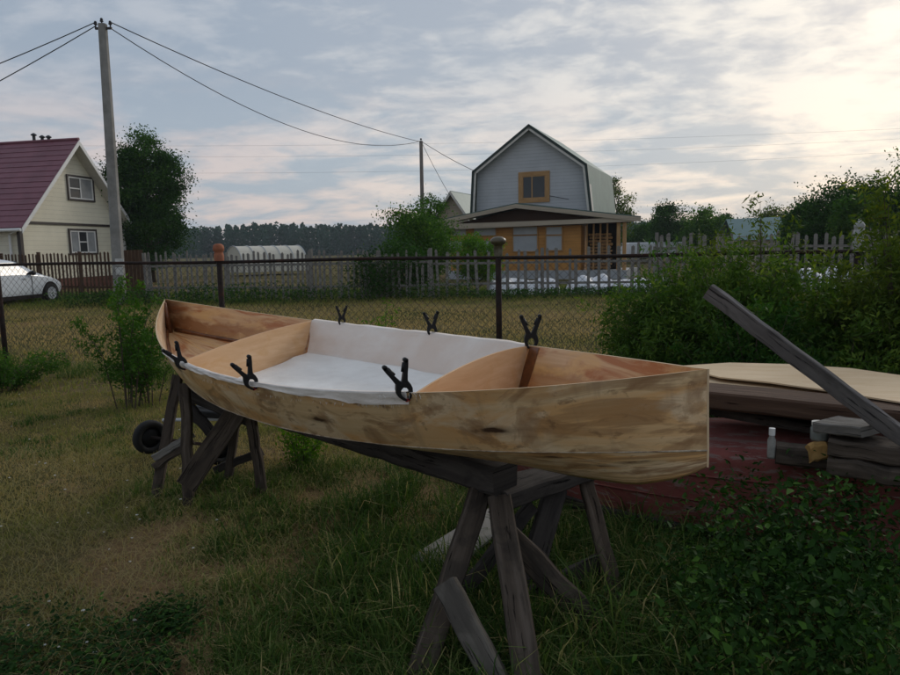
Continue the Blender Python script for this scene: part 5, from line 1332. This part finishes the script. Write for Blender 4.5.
def clover():
    C = []
    for _ in range(170):
        g = G(rng.uniform(-40, 170), 612+90*rng.random()**.7)
        if rng.random() < .25: g = G(rng.uniform(150, 190), rng.uniform(615, 640))
        for k in range(26): C.append((g[0]+rng.normal(0, .05), g[1]+rng.normal(0, .05), rng.uniform(.015, .075)))
    C = np.array(C); n = len(C); a = rng.uniform(0, 2*np.pi, n); L = rng.uniform(.006, .015, n)[:, None]; tl = rng.normal(0, .35, n)
    d = np.stack([np.cos(a)*np.cos(tl), np.sin(a)*np.cos(tl), np.sin(tl)], 1); e = np.stack([-np.sin(a), np.cos(a), rng.normal(0, .3, n)], 1)
    V = np.empty((n, 4, 3)); V[:, 0] = C; V[:, 1] = C+d*L+e*L*.7; V[:, 2] = C+d*L*2; V[:, 3] = C+d*L-e*L*.7
    o = fast_mesh('clover_patch', V.reshape(-1, 3), 4, [(0, 1, 2, 3)], W['leaf_under'], tint=np.clip(rng.normal(.45, .25, n), 0, 1)); tag(o, 'low dark green clover patch in the lower left of the yard', 'clover', kind='stuff')
clover()
def fence_weeds():
    C = []
    for px, h in [(x, .3+.35*rng.random()) for x in rng.uniform(150, 470, 70)]+[(x, .28) for x in rng.uniform(470, 700, 60)]+[(x, .45) for x in rng.uniform(60, 150, 30)]:
        d = 20.6+rng.normal(0, .35); x = (px-450)/FPX*d
        for k in range(90): C.append((x+rng.normal(0, .22), d+rng.normal(0, .15), abs(h*rng.random()**.8)))
    C = np.array(C); o = fast_mesh('fence_weeds', leaf_quads(C, .07, .5), 4, [(0, 1, 2, 3)], W['leaf_dark'], tint=rng.random(len(C))); tag(o, 'mixed weeds growing along the foot of the picket fences', 'weeds', kind='stuff')
fence_weeds()
def forest():
    V = []; T = []
    n = 1500; px = np.linspace(-500, 1400, n)+rng.normal(0, 2, n)
    C = []; tt = []
    for i in range(n):
        row = i % 3; d = 250+row*12+rng.normal(0, 3); x = (px[i]-450)/FPX*d; H = 10.6+rng.normal(0, .55)+row*.5+1.0*math.sin(px[i]*.03)*.4
        if px[i] > 560: H -= 1.5
        m_ = 230; q = rng.random(m_); r = (1-q)**.6*3.4*rng.uniform(.3, 1, m_)+.12; a = rng.uniform(0, 2*np.pi, m_)
        C.append(np.stack([x+r*np.cos(a), d+r*np.sin(a), H*(.02+q*.98)], 1)); tt.append(np.clip(rng.random()*.5+rng.random(m_)*.5, 0, 1))
    C = np.concatenate(C); o = fast_mesh('forest', leaf_quads(C, .95, .6), 4, [(0, 1, 2, 3)], W['leaf_forest'], tint=np.concatenate(tt)); tag(o, 'dark far-off forest edge along the horizon', 'forest', kind='stuff')
forest()

# ------------------------------------------------------------------ air
HZ = True
if HZ:
    m = MB(); m.box((0, 200, 14), (900, 520, 30)); m.v = [(a, b, -1.0 if c < 5 else 24.0) for a, b, c in m.v]
    mt = bpy.data.materials.new('thin_haze'); mt.use_nodes = True; t = NT(mt); t.n.remove(t.n['Principled BSDF'])
    pv = t.node('ShaderNodeVolumePrincipled'); pv.inputs['Color'].default_value = (.80, .88, 1, 1); pv.inputs['Density'].default_value = .0004; pv.inputs['Anisotropy'].default_value = .2
    t.link(pv.outputs[0], t.n['Material Output'].inputs['Volume']); o = m.build('haze', mt, None); o['kind'] = 'stuff'; o['label'] = 'thin evening haze'; o['category'] = 'haze'

# ------------------------------------------------------------------ sky and sun
SUN_EL, SUN_AZ = R(24), R(40)            # azimuth clockwise from +Y (view direction)
sd_ = np.array([math.sin(SUN_AZ)*math.cos(SUN_EL), math.cos(SUN_AZ)*math.cos(SUN_EL), math.sin(SUN_EL)])
wd = bpy.data.worlds.new('World'); sc.world = wd; wd.use_nodes = True; t = NT(wd); bg = t.n['Background']; bg.inputs['Strength'].default_value = .1
sky = t.node('ShaderNodeTexSky', sky_type='NISHITA'); sky.sun_disc = False; sky.sun_elevation = SUN_EL; sky.sun_rotation = SUN_AZ; sky.air_density = 1.2; sky.dust_density = 2.0
tc = t.node('ShaderNodeTexCoord'); sp = t.node('ShaderNodeSeparateXYZ'); t.link(tc.outputs['Generated'], sp.inputs[0])
zz = t.math('MAXIMUM', sp.outputs[2], 0.0); den = t.math('ADD', zz, .17)
cx = t.math('DIVIDE', sp.outputs[0], den); cy = t.math('DIVIDE', sp.outputs[1], den)
cv = t.node('ShaderNodeCombineXYZ'); t.link(cx, cv.inputs[0]); t.link(cy, cv.inputs[1])
def mapn(scale, loc, sc_, det, rough, dist, rot=0):
    mp = t.node('ShaderNodeMapping'); mp.inputs['Scale'].default_value = scale; mp.inputs['Location'].default_value = loc; mp.inputs['Rotation'].default_value = (0, 0, rot); t.link(cv.outputs[0], mp.inputs[0]); return t.noise(mp.outputs[0], sc_, det, rough, dist)
big = mapn((1, 1, 1), (2.3, .7, 0), .55, 4, .5, .4)
mid = mapn((1, 1.15, 1), (5, 1, 3), 2.0, 6, .58, .3, .5)
fine = mapn((1, 1.2, 1), (1, 8, 2), 7.0, 5, .58, .3, .4)
dt = t.node('ShaderNodeVectorMath', operation='DOT_PRODUCT'); t.link(tc.outputs['Generated'], dt.inputs[0]); dt.inputs[1].default_value = tuple(sd_)
glow = t.ramp(dt.outputs['Value'], [(.50, 0.0), (.80, .5), (.96, 1.0)], 'EASE')
K = 10.0
def S(c): return tuple(k*K for k in c)
cl = t.math('ADD', t.math('MULTIPLY', mid, .62), t.math('MULTIPLY', fine, .38))
cl = t.math('ADD', cl, t.math('MULTIPLY', t.math('SUBTRACT', big, .5), .45))
clf = t.ramp(cl, [(.40, 0.0), (.62, 1.0)], 'EASE')
def vmul(c): 
    n = t.node('ShaderNodeVectorMath', operation='SCALE', i_Scale=K); t.link(c, n.inputs[0]); return n.outputs[0]
base = t.mix(clf, (.265, .315, .385), (.38, .41, .46))
warm = t.mix(clf, (.35, .375, .42), (.68, .65, .60))
c_ = t.mix(glow, base, warm)
hz_ = t.ramp(zz, [(0.0, 1.0), (.10, .75), (.26, 0.0)], 'EASE')
hcol = t.mix(glow, (.62, .50, .46), (.80, .69, .60))
hb = t.mix(t.ramp(mid, [(.42, 0.0), (.60, 1.0)]), (.32, .37, .43), hcol)
c_ = t.mix(t.math('MULTIPLY', hz_, .85), c_, hb)
full = t.mix(.90, sky.outputs[0], vmul(c_))
t.link(full, bg.inputs['Color'])
sl_ = bpy.data.lights.new('sun', 'SUN'); sl_.energy = .8; sl_.angle = R(14); sl_.color = (1, .93, .84); so = bpy.data.objects.new('sun', sl_); COL.objects.link(so)
so.rotation_euler = mathutils.Vector(tuple(sd_)).to_track_quat('Z', 'Y').to_euler()

sc.view_settings.view_transform = 'Standard'; sc.view_settings.look = 'None'; sc.view_settings.gamma = 1; sc.view_settings.exposure = .34
sc.render.engine = 'CYCLES'; sc.cycles.max_bounces = 6; sc.cycles.volume_bounces = 0; sc.cycles.use_denoising = True; sc.cycles.transparent_max_bounces = 4
for o in list(bpy.data.objects):
    if o.get('label') == '': del o['label']
